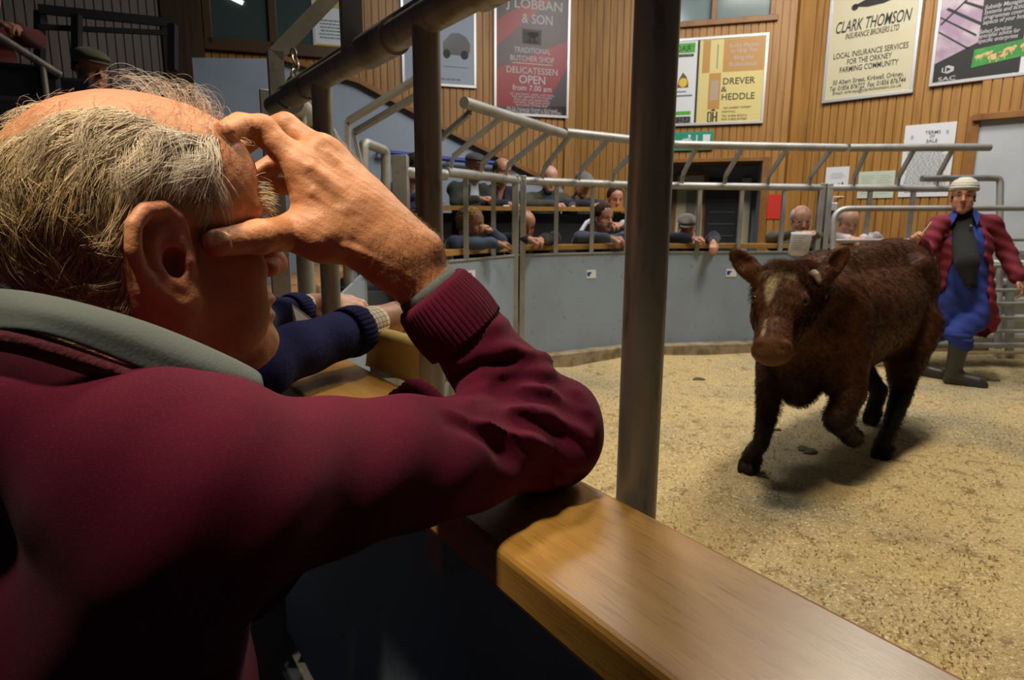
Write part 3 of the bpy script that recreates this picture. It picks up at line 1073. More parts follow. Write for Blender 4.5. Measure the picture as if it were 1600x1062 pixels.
# terms sheet and smaller papers
S = sign('terms_sheet', 'large white terms of sale sheet pinned to the boards', 'sheet', WC0, WC1, 1404, 1482, 198, 308, M_paper, frame=False, thick=.006)
words(S, [('TERMS', .56, .12, .045, .30, 0, .006), ('OF', .56, .175, .04, .10, .2, .004), ('SALE', .56, .235, .045, .22, 0, .006)], mat('grey_print2', (0.10, 0.10, 0.11), 0.6))
patch(S, 'small_print', ruled(.08, .95, .30, .95, 30, 11, .2, .5), mat('sheet_print', (0.30, 0.31, 0.32), 0.6))
patch(S, 'blue_mark', [blob(.16, .17, .03, .03), blob(.84, .13, .03, .03)], mat('pale_blue_mark', (0.30, 0.42, 0.58), .6))
S = sign('exit_sign', 'green emergency exit sign with running figure and arrow, above the doorway', 'sign', WB0, WB1, 1048, 1113, 208, 236,
         mat('exit_green', (0.03, 0.30, 0.19), 0.35), frame=False, thick=.03)
patch(S, 'running_figure', [blob(.44, .22, .035, .08), [(.36, .40), (.43, .30), (.48, .36), (.42, .60), (.36, .62)], [(.25, .42), (.36, .34), (.37, .42), (.27, .52)],
                            [(.43, .34), (.53, .50), (.50, .56), (.42, .44)], [(.37, .58), (.46, .66), (.44, .86), (.40, .86), (.41, .72), (.34, .64)],
                            [(.34, .58), (.38, .64), (.29, .76), (.17, .76), (.17, .70), (.27, .68)]], M_paper)
patch(S, 'arrow', [rect(.60, .18, .63, .60), [(.55, .56), (.68, .56), (.615, .82)]], M_paper)
patch(S, 'door_symbol', [rect(.76, .16, .93, .86)], M_paper)
S = sign('red_notice', 'plain red paper notice on the boards beside the doorway', 'notice', WB0, WB1, 1197, 1219, 304, 342, mat('red_paper', (0.62, 0.025, 0.012), 0.6), frame=False, thick=.005)
S = sign('small_notice', 'small white notice with a black scribble, pinned above the grey wall box', 'notice', WC0, WC1, 1290, 1326, 262, 294, M_paper, frame=False, thick=.005)
patch(S, 'scribble', [[(.55, .95), (.6, .75), (.68, .9), (.75, .7), (.85, .95), (.76, .85), (.68, .97), (.6, .88)]], M_ink)
patch(S, 'small_print', ruled(.2, .9, .3, .6, 4, 2), mat('pale_print', (0.42, 0.43, 0.44), 0.6))
M_pgreen = mat('pale_green_paper', (0.56, 0.62, 0.48), 0.7)
S = sign('green_notice', 'pale green double sheet pinned left of the terms sheet', 'notice', WC0, WC1, 1340, 1396, 269, 310, M_pgreen, frame=False, thick=.005)
patch(S, 'fold', [rect(.53, 0, .545, 1)], mat('pale_print', (0.42, 0.43, 0.44), 0.6))
patch(S, 'small_print', ruled(.06, .48, .15, .9, 9, 4, .3, .3) + ruled(.58, .95, .15, .9, 9, 6, .3, .3), mat('green_print', (0.42, 0.48, 0.38), 0.6))
# grey wall box
c = Bpt(1304, 323, WC0, WC1, 0.08) if True else None
uC, nC = frame_of(WC0, WC1)
AXC_ = (uC, nC, V3(0, 0, 1))
o = thing('wall_box', 'small grey electrical box on the boards behind the bare headed reader', 'box', tuple(c))
part('casing', MB().box(c, (.14, .09, .10), AXC_), M_alu, o, bevel=.008)
part('conduit', MB().tube([c + V3(0, 0, .05), c + V3(0, 0, .12), c + V3(.12, -.03, .12)], .008), M_alu, o)
# ================================================================== far ring barrier (welded sections of a round ring)
Z_SH, Z_RL = 1.05, 1.655
def g2(px, d):
    p = P(px, 346, d)
    return np.array([p[0], p[1]])
RING = [g2(628, 4.20), g2(698, 4.42), g2(811, 5.32), g2(984, 5.88), g2(1286, 6.18), g2(1560, 6.18)]
LEAN = {'left': (P(725, 160, 3.75), P(881, 209, 4.88)), 'mid': (P(884, 207, 4.9), P(1058, 226, 5.45), P(1321, 231, 5.72)), 'right': (P(1327, 231, 5.75), P(1547, 230, 5.75))}

def ring_pt(px, i):
    """plan point at photo column px on ring side i"""
    p = Pl(px, 346, RING[i], RING[i + 1])
    return p[:2]

def lean_pt(px, pts):
    best = None
    for i in range(len(pts) - 1):
        q = Pl(px, 230, pts[i][:2], pts[i + 1][:2])
        t = np.dot(q[:2] - pts[i][:2], (pts[i + 1] - pts[i])[:2]) / np.dot((pts[i + 1] - pts[i])[:2], (pts[i + 1] - pts[i])[:2])
        t2 = min(max(t, 0.0), 1.0)
        e = abs(t - t2)
        if best is None or e < best[0]:
            best = (e, pts[i] + t2 * (pts[i + 1] - pts[i]))
    return best[1]

def barrier(label, sides, pxs, bal, struts, lean, ends):
    """sides: ring side indices; bal: columns of balusters (px,side); struts (px,side,px_top)"""
    pl = [ring_pt(pxs[0], sides[0])] + [RING[i + 1] for i in sides[:-1]] + [ring_pt(pxs[1], sides[-1])]
    o = thing('ring_barrier', label, 'barrier', (*pl[0], 0.0), group='barrier sections around the ring')
    sh = MB()
    for i in range(len(pl) - 1):
        a, b = V3(*pl[i], 0), V3(*pl[i + 1], 0)
        sh.beam(a + V3(0, 0, .60), b + V3(0, 0, .60), 0.012, Z_SH - .15)
    part('sheet', sh, M_sheet, o, smooth=False)
    lip = MB()
    for i in range(len(pl) - 1):
        a, b = V3(*pl[i], Z_SH), V3(*pl[i + 1], Z_SH)
        lip.beam(a, b, 0.035, 0.012)
    part('sheet_edge', lip, M_steel2, o, smooth=False)
    part('rail', MB().tube(arc([V3(*q, Z_RL) for q in pl], 4, .05), 0.033), M_steel2, o)
    for (px, sd) in bal:
        q = ring_pt(px, sd)
        part('baluster', MB().box((*q, (Z_SH + Z_RL) / 2), (.035, .035, Z_RL - Z_SH)), M_steel2, o)
    lp = LEAN[lean]
    part('leaning_rail', MB().tube(arc(lp, 4, .05), 0.034), M_steel2, o)
    for (px, sd, pt) in struts:
        q = V3(*ring_pt(px, sd), Z_RL)
        t = lean_pt(pt, lp)
        kn = q + V3(0, 0, 0.10) + 0.06 * (t - q) * V3(1, 1, 0)
        part('strut', MB().beam(q, kn, .044, .024, up=(1, 0, 0)).beam(kn, t, .044, .024, up=(1, 0, 0)), M_steel2, o)
    for (px, sd, w) in ends:
        q = ring_pt(px, sd)
        part('post', MB().box((*q, Z_RL / 2 + .03), (w, .06, Z_RL + .02)), M_steel2, o, bevel=.004)
    return o

barrier('curved grey sheet barrier section in front of the blond bearded spectator', [1], (698, 809), [(728, 1), (771, 1)],
        [(704, 1, 787), (750, 1, 827), (789, 1, 862)], 'left', [(805, 1, .055)])
barrier('long middle sheet barrier section crossing behind the thick post', [2, 3], (815, 1281), [(869, 2), (925, 2), (979, 2), (1091, 3), (1156, 3), (1222, 3)],
        [(846, 2, 893), (902, 2, 953), (954, 2, 1008), (1062, 3, 1090), (1128, 3, 1162), (1194, 3, 1232), (1258, 3, 1301)], 'mid', [(817, 2, .05), (1279, 3, .05)])
barrier('right hand barrier section behind the cow and the standing person', [4], (1290, 1482), [(1355, 4), (1422, 4)],
        [(1327, 4, 1357), (1395, 4, 1430), (1455, 4, 1490)], 'right', [(1291, 4, .05)])
# small numbered stickers on the sheets
for (px, py, sd, lab) in ((923, 428, 2, 'small white sticker on the sheet left of the thick post'), (1142, 426, 3, 'small white sticker on the sheet beside the cow ear'),
                          (735, 430, 1, 'white sticker on the sheet just above the maroon cuff')):
    q = Pl(px, py, RING[sd], RING[sd + 1])
    u, n = frame_of(RING[sd], RING[sd + 1])
    o = thing('sticker', lab, 'sticker', tuple(q + n * .008), group='white stickers on the ring sheets')
    part('paper', MB().box(q + n * .0085, (.105, .003, .075), (u, n, V3(0, 0, 1))), M_paper, o)
    part('blue_print', MB().box(q + n * .0105 - u * .03, (.03, .002, .035), (u, n, V3(0, 0, 1)))
         .box(q + n * .0105 - u * .015 + V3(0, 0, .012), (.03, .002, .015), (u, n, V3(0, 0, 1))), M_blue, o)
# kerb under the sheets
b = MB()
for i in range(1, 5):
    c0, c1 = np.array(RING[i]), np.array(RING[i + 1])
    u, n = frame_of(c0, c1)
    b.beam(V3(*c0, .10) + n * .05, V3(*c1, .10) + n * .05, .14, .17)
struct('trim_8', b, M_kerb, bevel=.012)

# timber ledges the far spectators lean on
def ledge(label, pts, z, w=0.20, th=0.045, off=0.13, m=M_oak):
    pts = [np.asarray(p, float) for p in pts]
    L, A = np.linalg.norm(pts[1] - pts[0]), unit(pts[1] - pts[0])
    n = np.array([-A[1], A[0]])
    if np.dot(n, pts[0] - np.array([2.2, 3.2])) < 0:
        n = -n
    o = thing('wooden_ledge', label, 'ledge', (*(pts[0] + n * off), z), math.atan2(A[1], A[0]), group='wooden ledges around the ring')
    s = 1 if np.dot(n, [-A[1], A[0]]) > 0 else -1
    mb = MB().box((L / 2, 0, -th / 2), (L - .008, w, th))
    q = mesh_obj('top', mb.verts(), mb.f, m, o, False, local=True)
    bv = q.modifiers.new('bevel', 'BEVEL')
    bv.width = .006
    bv.segments = 2
    for t in (0.12, 0.88):
        mb = MB().box((L * t, 0, -th - .04), (.03, w * .8, .08)).box((L * t, s * -.05 * 0, -th - (z - .2) / 2 - .04), (.04, .04, z - .28))
        mesh_obj('bracket', mb.verts(), mb.f, M_steel2, o, False, local=True)
    return o
ledge('ledge under the arms of the blond bearded spectator', [ring_pt(700, 1), ring_pt(808, 1)], Z_SH + .075)
ledge('ledge under the clasped hands of the bald spectator', [ring_pt(814, 2), ring_pt(982, 2)], Z_SH + .075)
ledge('ledge between the thick post and the double upright', [ring_pt(986, 3), ring_pt(1283, 3)], Z_SH + .075)
ledge('ledge behind the cow under the bare headed reader', [ring_pt(1288, 4), ring_pt(1470, 4)], Z_SH + .075)

# second tier: ledge with black modesty board and blue legs
ta, tb = P(690, 326, 6.55)[:2], P(1000, 328, 7.0)[:2]
zt = float(P(850, 326, 6.75)[2])
u, n = frame_of(ta, tb)
o = thing('tier_desk', 'long wooden writing ledge of the second row with black board and blue legs', 'ledge', (*ta, 0.2))
part('top', MB().beam(V3(*ta, zt) - n * .08, V3(*tb, zt) - n * .08, .30, .045), M_oak, o)
part('modesty_board', MB().beam(V3(*ta, zt - .36) - n * .05, V3(*tb, zt - .36) - n * .05, .02, .62), M_black, o)
for t in (0.10, 0.42, 0.8):
    q = ta + (tb - ta) * t
    part('leg', MB().box((*q + n[:2] * .02, zt / 2 + .08), (.08, .05, zt - .28)), M_blue, o)

# ---- hurdle gate in front on the right, welded from round bar
o = thing('hurdle_gate', 'tubular hurdle gate with a rounded corner behind the standing person', 'gate', tuple(V3(*g2(1300, 5.72), 0)))
def hp(px, py, d=5.72):
    return P(px, py, d)
part('frame_tube', MB().tube(arc([hp(1300, 470), hp(1302, 326), hp(1640, 325)], 6, .14), .026), M_steel2, o)
for y_ in (374, 415, 453, 474, 496, 517):
    part('rail', MB().tube([hp(1303, y_ + 2), hp(1640, y_)], .017), M_steel2, o)
part('rail', MB().tube([hp(1303, 540), hp(1640, 539)], .024), M_steel2, o)
o = thing('steel_surround', 'square tubular frame standing behind the white hat of the person in the ring', 'barrier', tuple(V3(*g2(1561, 5.95), 0)))
part('top_rail', MB().tube(arc([P(1440, 279, 5.95), P(1563, 278, 5.95), P(1559, 545, 5.95)], 4, .05), .03), M_steel2, o)
part('brace', MB().beam(P(1572, 386, 5.95), P(1640, 432, 5.95), .03, .05), M_steel2, o)
part('post', MB().beam(P(1578, 380, 5.95), P(1577, 548, 5.95), .05, .05), M_steel2, o)
# ribbed pale panel behind the gate
o = thing('ribbed_panel', 'pale ribbed sheet panel low behind the hurdle gate', 'panel', tuple(V3(*g2(1520, 6.05), 0)))
b = MB()
pa, pb = P(1500, 450, 6.02), P(1680, 450, 6.02)
b.beam(pa * V3(1, 1, 0) + V3(0, 0, .62), pb * V3(1, 1, 0) + V3(0, 0, .62), .02, .92)
part('sheet', b, M_pale, o)
for k in range(5):
    z = .28 + .17 * k
    b = MB().beam(pa * V3(1, 1, 0) + V3(.03, -.03, z), pb * V3(1, 1, 0) + V3(0, -.03, z), .05, .07)
    part('rib', b, M_pale, o, bevel=.02)

# ================================================================== near barrier beside the old man
Z_LD = 1.33 - 0.288
E1, E2 = Pz(905, 745, Z_LD), Pz(1500, 1050, Z_LD)
UDIR = unit((E1 - E2) * V3(1, 1, 0))            # along the ledge, away from the camera
VDIR = np.array([-UDIR[1], UDIR[0], 0.0])
if np.dot(VDIR, [1, .6, 0]) < 0:
    VDIR = -VDIR                                # into the ring
LW1 = Pz(795, 870, Z_LD)
L_W = float(np.dot(E1 - LW1, VDIR))             # ledge width
def led(u, v, z=0.0):
    """u along the ledge from the pole, v into the ring from the ring-side edge"""
    return PA0 + UDIR * u + VDIR * v + V3(0, 0, z)
PA0 = E2 + UDIR * np.dot(Pz(1000, 794, Z_LD) - E2, UDIR)
ang = math.atan2(UDIR[1], UDIR[0])
o = thing('wooden_ledge', 'varnished wooden ledge in the foreground under the elbow of the man in maroon', 'ledge', tuple(led(-.9, -L_W / 2)), ang,
          group='wooden ledges around the ring')
LL = 2.25
mb = MB().box((LL / 2, 0, -.0225), (LL, L_W, .045))
q = mesh_obj('top', mb.verts(), mb.f, M_oak, o, False, local=True)
bv = q.modifiers.new('bevel', 'BEVEL')
bv.width = .008
bv.segments = 3
for t in (.25, 1.1, 2.0):
    mb = MB().box((t, -.01, -.085), (.04, L_W * .75, .08))
    mesh_obj('bracket', mb.verts(), mb.f, M_steel2, o, False, local=True)

PR = 0.0222
ZR = 1.640
# posts: columns 1000, 674, 522 of the photo
def post_u(px, v):
    r = P(px, 500, 1.0) - CAM
    a = led(0, v)
    A = np.array([[r[0], -UDIR[0]], [r[1], -UDIR[1]]])
    t = np.linalg.solve(A, (a - CAM)[:2])
    return t[1]
VP = 0.035
uA, uB_, uC = post_u(1006, VP), post_u(674, VP), post_u(519, VP)
o = thing('ring_barrier', 'near barrier section of scuffed galvanised posts and heavy rail beside the foreground ledge', 'barrier', tuple(led(uA, VP) * V3(1, 1, 0)),
          group='barrier sections around the ring')
for (u, nm) in ((uA, 0), (uB_, 0), (uC, 0)):
    q = led(u, VP)
    part('post', MB().tube([q * V3(1, 1, 0) + V3(0, 0, .02), q * V3(1, 1, 0) + V3(0, 0, ZR)], PR, 24), M_steel, o)
uE_ = uC + .42
part('rail', MB().tube([led(uA - .9, VP, ZR + .0 - Z_LD), led(uE_, VP, ZR - Z_LD)], .0255, 24), M_steel, o)
# swivel sleeves and the slim bar that runs on top of the rail
for u in (uB_ + .12, uC + .10, uA + .2):
    part('sleeve', MB().tube([led(u, VP, ZR - Z_LD), led(u + .13, VP, ZR - Z_LD)], .0310, 24), M_steel, o)
part('slide_bar', MB().tube([led(uA - .9, VP + .012, ZR - Z_LD + .034), led(uE_ - .02, VP + .012, ZR - Z_LD + .034)], .011, 14), M_steel, o)
sh = MB()
sh.beam(led(-1.0, .010, -.555), led(uE_ + .1, .010, -.555), .012, 1.0)
part('sheet', sh, M_sheet, o, smooth=False)
# cranked flat-bar brackets that lean over the ring
def crank(label_u, rise, reach, w=.040):
    q = led(label_u, VP, ZR - Z_LD)
    k = q + V3(0, 0, rise)
    t = k + VDIR * reach * .9 + V3(0, 0, reach * .95)
    return MB().beam(q, k, w, .018, up=UDIR).beam(k - V3(0, 0, .01), t, w, .018, up=UDIR)
for u in (uE_ - .05, uE_ - .62, uB_ - .25):
    part('bracket', crank(u, .13, .45), M_steel2, o)
part('leaning_rail', MB().tube([led(uA - .9, VP + .40, ZR - Z_LD + .13 + .43), led(uE_ - .02, VP + .40, ZR - Z_LD + .13 + .43)], .026, 18), M_steel2, o)
# end plate
part('end_plate', MB().beam(led(uE_ + .03, VP, -.95), led(uE_ + .03, VP, ZR - Z_LD + .045), .055, .012, up=UDIR), M_steel2, o, bevel=.002)

# chain draped over the slim bar
o = thing('chain', 'short steel chain hooked over the near rail above the raised hand', 'chain', tuple(led(uE_ - .16, VP, ZR - Z_LD)))
cp = [P(457, 78, 1.68), P(463, 100, 1.67), P(457, 122, 1.66), P(444, 142, 1.65), P(438, 160, 1.65), P(447, 168, 1.65), P(454, 152, 1.65)]
pth = []
for i in range(len(cp) - 1):
    L = np.linalg.norm(cp[i + 1] - cp[i])
    n = max(int(L / .021), 1)
    for k in range(n):
        pth.append((cp[i] + (cp[i + 1] - cp[i]) * (k + .5) / n, unit(cp[i + 1] - cp[i])))
for i, (c, t) in enumerate(pth):
    s_ = unit(np.cross(t, V3(.3, 1, .2)))
    if i % 2:
        s_ = np.cross(t, s_)
    lp = [c + t * .0150 * math.cos(a_) + s_ * .0085 * math.sin(a_) for a_ in np.linspace(0, 2 * math.pi, 15)]
    part('link', MB().tube(lp, .0028, 7, cap=False), M_steel, o)

# next section, seen end-on down the left: pipes, posts, sheet, gate
o = thing('ring_barrier', 'narrow barrier section seen almost end on behind the raised hand', 'barrier', (*g2(470, 1.95), 0), group='barrier sections around the ring')
def gp(px, py, d):
    return P(px, py, d)
ga, gb = gp(455, 158, 1.82), gp(560, 262, 3.9)
part('rail', MB().tube([ga, gb], .036, 18), M_steel2, o)
for t in (.12, .3, .62):
    a_ = ga + (gb - ga) * t
    part('sleeve', MB().tube([a_, a_ + (gb - ga) * .05], .043, 18), M_steel2, o)
for t in (.04, .30, .62, .98):
    a_ = ga + (gb - ga) * t
    part('post', MB().tube([a_ * V3(1, 1, 0) + V3(0, 0, .02), a_], .026, 14), M_steel2, o)
part('sheet', MB().beam(ga * V3(1, 1, 0) + V3(.02, 0, .52), gb * V3(1, 1, 0) + V3(.02, 0, .52), .012, 1.0), M_sheet, o)
for (x0, y0, d0, x1, y1, x2, y2) in ((545, 250, 3.0, 543, 190, 660, 118), (565, 262, 3.6, 553, 207, 650, 150)):
    part('bracket', MB().beam(P(x0, y0, d0), P(x1, y1, d0), .04, .02, up=(1, 0, 0)).beam(P(x1, y1, d0), P(x2, y2, d0 * .93), .04, .02, up=(1, 0, 0)), M_steel2, o)
ledge('ledge behind the crossed hands on the left of the ring', [ga[:2], gb[:2]], Z_SH + .02, w=.22, off=.16)
o = thing('gate_post', 'short grey pipe frame left of the broad flat post', 'gate', tuple(V3(*g2(603, 3.9), 0)))
part('frame_tube', MB().tube(arc([P(566, 420, 3.75), P(568, 222, 3.75), P(603, 236, 3.95), P(602, 430, 3.95)], 4, .04), .03, 16), M_steel2, o)
o = thing('ring_barrier', 'stub barrier section with a broad flat post left of the middle post', 'barrier', (*RING[0], 0), group='barrier sections around the ring')
part('post', MB().box((*RING[0], .87), (.10, .09, 1.74)), M_steel2, o, bevel=.004)
part('rail', MB().tube([V3(*RING[0], Z_RL - .02), V3(*RING[1], Z_RL - .02)], .036, 16), M_steel2, o)
part('sheet', MB().beam(V3(*RING[0], .55), V3(*RING[1], .55), .012, 1.0), M_sheet, o)
part('strut', MB().beam(P(661, 262, 4.3), P(660, 242, 4.3), .04, .02, up=(1, 0, 0)).beam(P(660, 242, 4.3), P(735, 175, 3.85), .04, .02, up=(1, 0, 0)), M_steel2, o)

# paper cup lying on the sawdust
c = Pz(907, 569, 0.03)
c[2] = floor_z(c[0], c[1]) + .034
o = thing('paper_cup', 'white paper cup lying on the sawdust by the far kerb', 'cup', tuple(c))
ax_ = unit(V3(.75, -.45, .12))
nn = 22
V, F = [], []
s1_ = unit(np.cross(ax_, V3(0, 0, 1)))
s2_ = np.cross(s1_, ax_)
prof = [(-.045, .0), (-.045, .026), (.045, .036), (.043, .034), (-.040, .024), (-.040, .0)]
for (x_, r_) in prof:
    for k in range(nn):
        a_ = 6.28319 * k / nn
        V.append(c + ax_ * x_ + r_ * (math.cos(a_) * s1_ + math.sin(a_) * s2_))
for i in range(len(prof) - 1):
    for k in range(nn):
        F.append((i * nn + k, i * nn + (k + 1) % nn, (i + 1) * nn + (k + 1) % nn, (i + 1) * nn + k))
part('cup_body', MB().add(V, F), M_paper, o, smooth=40)
part('rim', MB().tube([c + ax_ * .045 + .0365 * (math.cos(a_) * s1_ + math.sin(a_) * s2_) for a_ in np.linspace(0, 6.2832, nn + 1)], .0018, 6, cap=False), M_paper, o)
# ================================================================== people
def M_skin(name, col, red=(0.50, 0.10, 0.06), hair=None, rough=0.5, bump=((350, .25, .0012), (90, .25, .002))):
    return mat(name, col, rough, bump=list(bump), var=(30, tuple(c * .82 for c in col), .45, .7), sss=0.06,
               attr=[('red', red)] + ([('scalp', hair)] if hair else []))

class Frame:
    def __init__(s, O, fwd, up=(0, 0, 1), roll=0.0, sc=1.0):
        s.O = np.asarray(O, float)
        s.x = unit(fwd)
        s.y = unit(np.cross(np.asarray(up, float), s.x))
        s.z = np.cross(s.x, s.y)
        if roll:
            c, q = math.cos(roll), math.sin(roll)
            s.y, s.z = c * s.y + q * s.z, c * s.z - q * s.y
        s.s = sc

    def __call__(s, x, y, z):
        return s.O + s.s * (x * s.x + y * s.y + z * s.z)

    def ax(s):
        return (s.x, s.y, s.z)

    def loc(s, p):
        q = (np.asarray(p) - s.O) / s.s
        return np.stack([q @ s.x, q @ s.y, q @ s.z], -1)

def head_prims(S, H, fine=False, ears=True, neck=0.15, mouth=True):
    """human head: x forward, y left, z up, origin between the ear canals (metres at scale 1)"""
    k = H.s
    A = H.ax()

    def E(x, y, z, rx, ry, rz, kk, sub=False):
        S.ell(H(x, y, z), (rx * k, ry * k, rz * k), A, kk * k, sub)

    def C(a, b, ra, rb, kk, sub=False):
        S.cone(H(*a), H(*b), ra * k, rb * k, kk * k, sub)
    E(-.006, 0, .050, .098, .075, .083, 0)
    E(-.045, 0, .028, .060, .066, .062, .03)
    E(.042, 0, .058, .050, .060, .056, .03)
    E(.045, 0, -.030, .050, .056, .070, .03)
    for s in (1, -1):
        C((.000, s * .052, -.048), (.072, s * .018, -.092), .020, .017, .025)
        E(.052, s * .046, -.018, .030, .018, .020, .018)
        E(.045, s * .040, -.058, .038, .022, .034, .02)
    E(.080, 0, -.094, .020, .024, .019, .018)
    C((.03, 0, -.075), (.07, 0, -.09), .03, .025, .02)
    for s in (1, -1):
        C((.090, s * .008, .040), (.072, s * .046, .036), .011, .010, .012)
        E(.093, s * .032, .018, .017, .019, .013, .010, True)
        E(.074, s * .031, .018, .0135, .0135, .0125, .003)
        C((.086, s * .018, .026), (.076, s * .046, .024), .0045, .004, .004)
        C((.086, s * .018, .010), (.076, s * .046, .011), .004, .004, .004)
    C((.092, 0, .034), (.113, 0, -.012), .0095, .0125, .010)
    E(.116, 0, -.018, .013, .0135, .0115, .008)
    for s in (1, -1):
        E(.104, s * .0125, -.021, .011, .008, .009, .006)
        E(.108, s * .0065, -.030, .006, .0035, .004, .003, True)
    if mouth:
        C((.086, -.022, -.058), (.098, 0, -.052), .0065, .008, .006)
        C((.098, 0, -.052), (.086, .022, -.058), .008, .0065, .006)
        C((.084, -.020, -.066), (.094, 0, -.067), .0065, .009, .006)
        C((.094, 0, -.067), (.084, .020, -.066), .009, .0065, .006)
        C((.094, -.024, -.060), (.107, 0, -.059), .0022, .0022, .002, True)
        C((.107, 0, -.059), (.094, .024, -.060), .0022, .0022, .002, True)
    if ears:
        for s in (1, -1):
            E(-.010, s * .075, .004, .019, .009, .031, .004)
            E(-.004, s * .081, .002, .010, .008, .017, .004, True)
            C((.003, s * .076, -.020), (.000, s * .078, -.026), .008, .008, .004)
    if neck:
        C((-.030, 0, -.02), (-.050, 0, -.02 - neck), .058, .060, .03)

def ear_prims(S, H, s):
    """detailed ear on side s (+1 left, -1 right), tilted back a little"""
    k = H.s
    c0, s0 = math.cos(math.radians(10)), math.sin(math.radians(10))

    def Q(x, z, o):
        return H(-.011 + c0 * x - s0 * z, s * (.071 + o * 1.35), .000 + s0 * x + c0 * z)
    rim = [(.010, .003, .002), (.0145, .014, .004), (.013, .026, .007), (.005, .034, .0095), (-.008, .0345, .012), (-.0185, .027, .0145), (-.023, .013, .0155),
           (-.0225, -.002, .0145), (-.0175, -.015, .012), (-.010, -.025, .0095), (-.002, -.031, .0075)]
    # body of the auricle, dished
    S.ell(Q(-.004, .002, .004), (.0235 * k, .0125 * k, .0355 * k), H.ax(), .006 * k)
    S.ell(Q(-.004, .007, .0165), (.0150 * k, .0065 * k, .024 * k), H.ax(), .004 * k, True)
    S.chain([Q(*p) for p in rim], [.0038 * k, .0044 * k, .0050 * k, .0054 * k, .0056 * k, .0055 * k, .0052 * k, .0048 * k, .0048 * k, .0050 * k, .006 * k], .0045 * k)
    anti = [(.004, .023, .0075), (-.004, .020, .009), (-.0105, .010, .0105), (-.012, -.002, .0105), (-.009, -.013, .0095), (.000, -.0195, .008)]
    S.chain([Q(*p) for p in anti], [.0030 * k, .0038 * k, .0042 * k, .0042 * k, .0044 * k, .0050 * k], .0045 * k)
    S.ell(Q(.002, -.029, .0065), (.0105 * k, .0060 * k, .0115 * k), H.ax(), .005 * k)
    S.ell(Q(.0015, -.004, .0085), (.0085 * k, .0125 * k, .0115 * k), H.ax(), .003 * k, True)
    S.chain([Q(.0140, .001, .004), Q(.0115, -.005, .0075), Q(.0125, -.011, .004)], [.0045 * k, .0046 * k, .004 * k], .004 * k)

def hand_prims(S, W, dirf, dorsal, sc=1.0, curl=0.5, side=1, grip=0.0, k=.006, spread=1.0):
    """relaxed hand: W wrist, dirf towards the fingers, dorsal = back of the hand, side=+1 when the thumb lies along cross(dorsal, dirf)"""
    f = unit(dirf)
    d = unit(np.asarray(dorsal, float) - np.dot(dorsal, f) * f)
    t = np.cross(d, f) * side
    q = lambda a, b, c: np.asarray(W) + sc * (a * f + b * t + c * d)
    for b in (.027, .009, -.009, -.025):
        S.cone(q(.012, b * .75, 0), q(.085, b, 0), .015 * sc, .0125 * sc, k)
    S.cone(q(-.03, 0, 0), q(.02, 0, 0), .026 * sc, .024 * sc, k)
    L = [(.027, .045, .026, .020), (.009, .050, .030, .022), (-.009, .046, .028, .021), (-.025, .036, .021, .018)]
    for i, (b, l1, l2, l3) in enumerate(L):
        a1 = curl * (0.9 + .1 * i)
        p0 = q(.086, b * spread, 0)
        ang = a1 * .9
        v = lambda an: math.cos(an) * f - math.sin(an) * d
        p1 = p0 + sc * l1 * v(ang)
        p2 = p1 + sc * l2 * v(ang + a1 * 1.2)
        p3 = p2 + sc * l3 * v(ang + a1 * 2.0)
        S.cone(p0, p1, .0105 * sc, .0092 * sc, k * .5)
        S.cone(p1, p2, .0094 * sc, .0084 * sc, k * .3)
        S.cone(p2, p3, .0084 * sc, .0070 * sc, k * .3)
    p0, p1 = q(.020, .022, -.006), q(.055, .045, -.014)
    p2 = q(.085, .050 - .02 * grip, -.022 - .01 * grip)
    p3 = q(.108, .046 - .03 * grip, -.028 - .014 * grip)
    S.cone(p0, p1, .016 * sc, .013 * sc, k)
    S.cone(p1, p2, .0125 * sc, .0110 * sc, k * .5)
    S.cone(p2, p3, .0108 * sc, .0085 * sc, k * .3)

M_hair = {}
def hair_mat(name, col, col2):
    return mat(name, col, 0.75, var=(60, col2, .4, .65), bump=(220, .4, .002), stretch=(1, 1, .35), spec=.12)

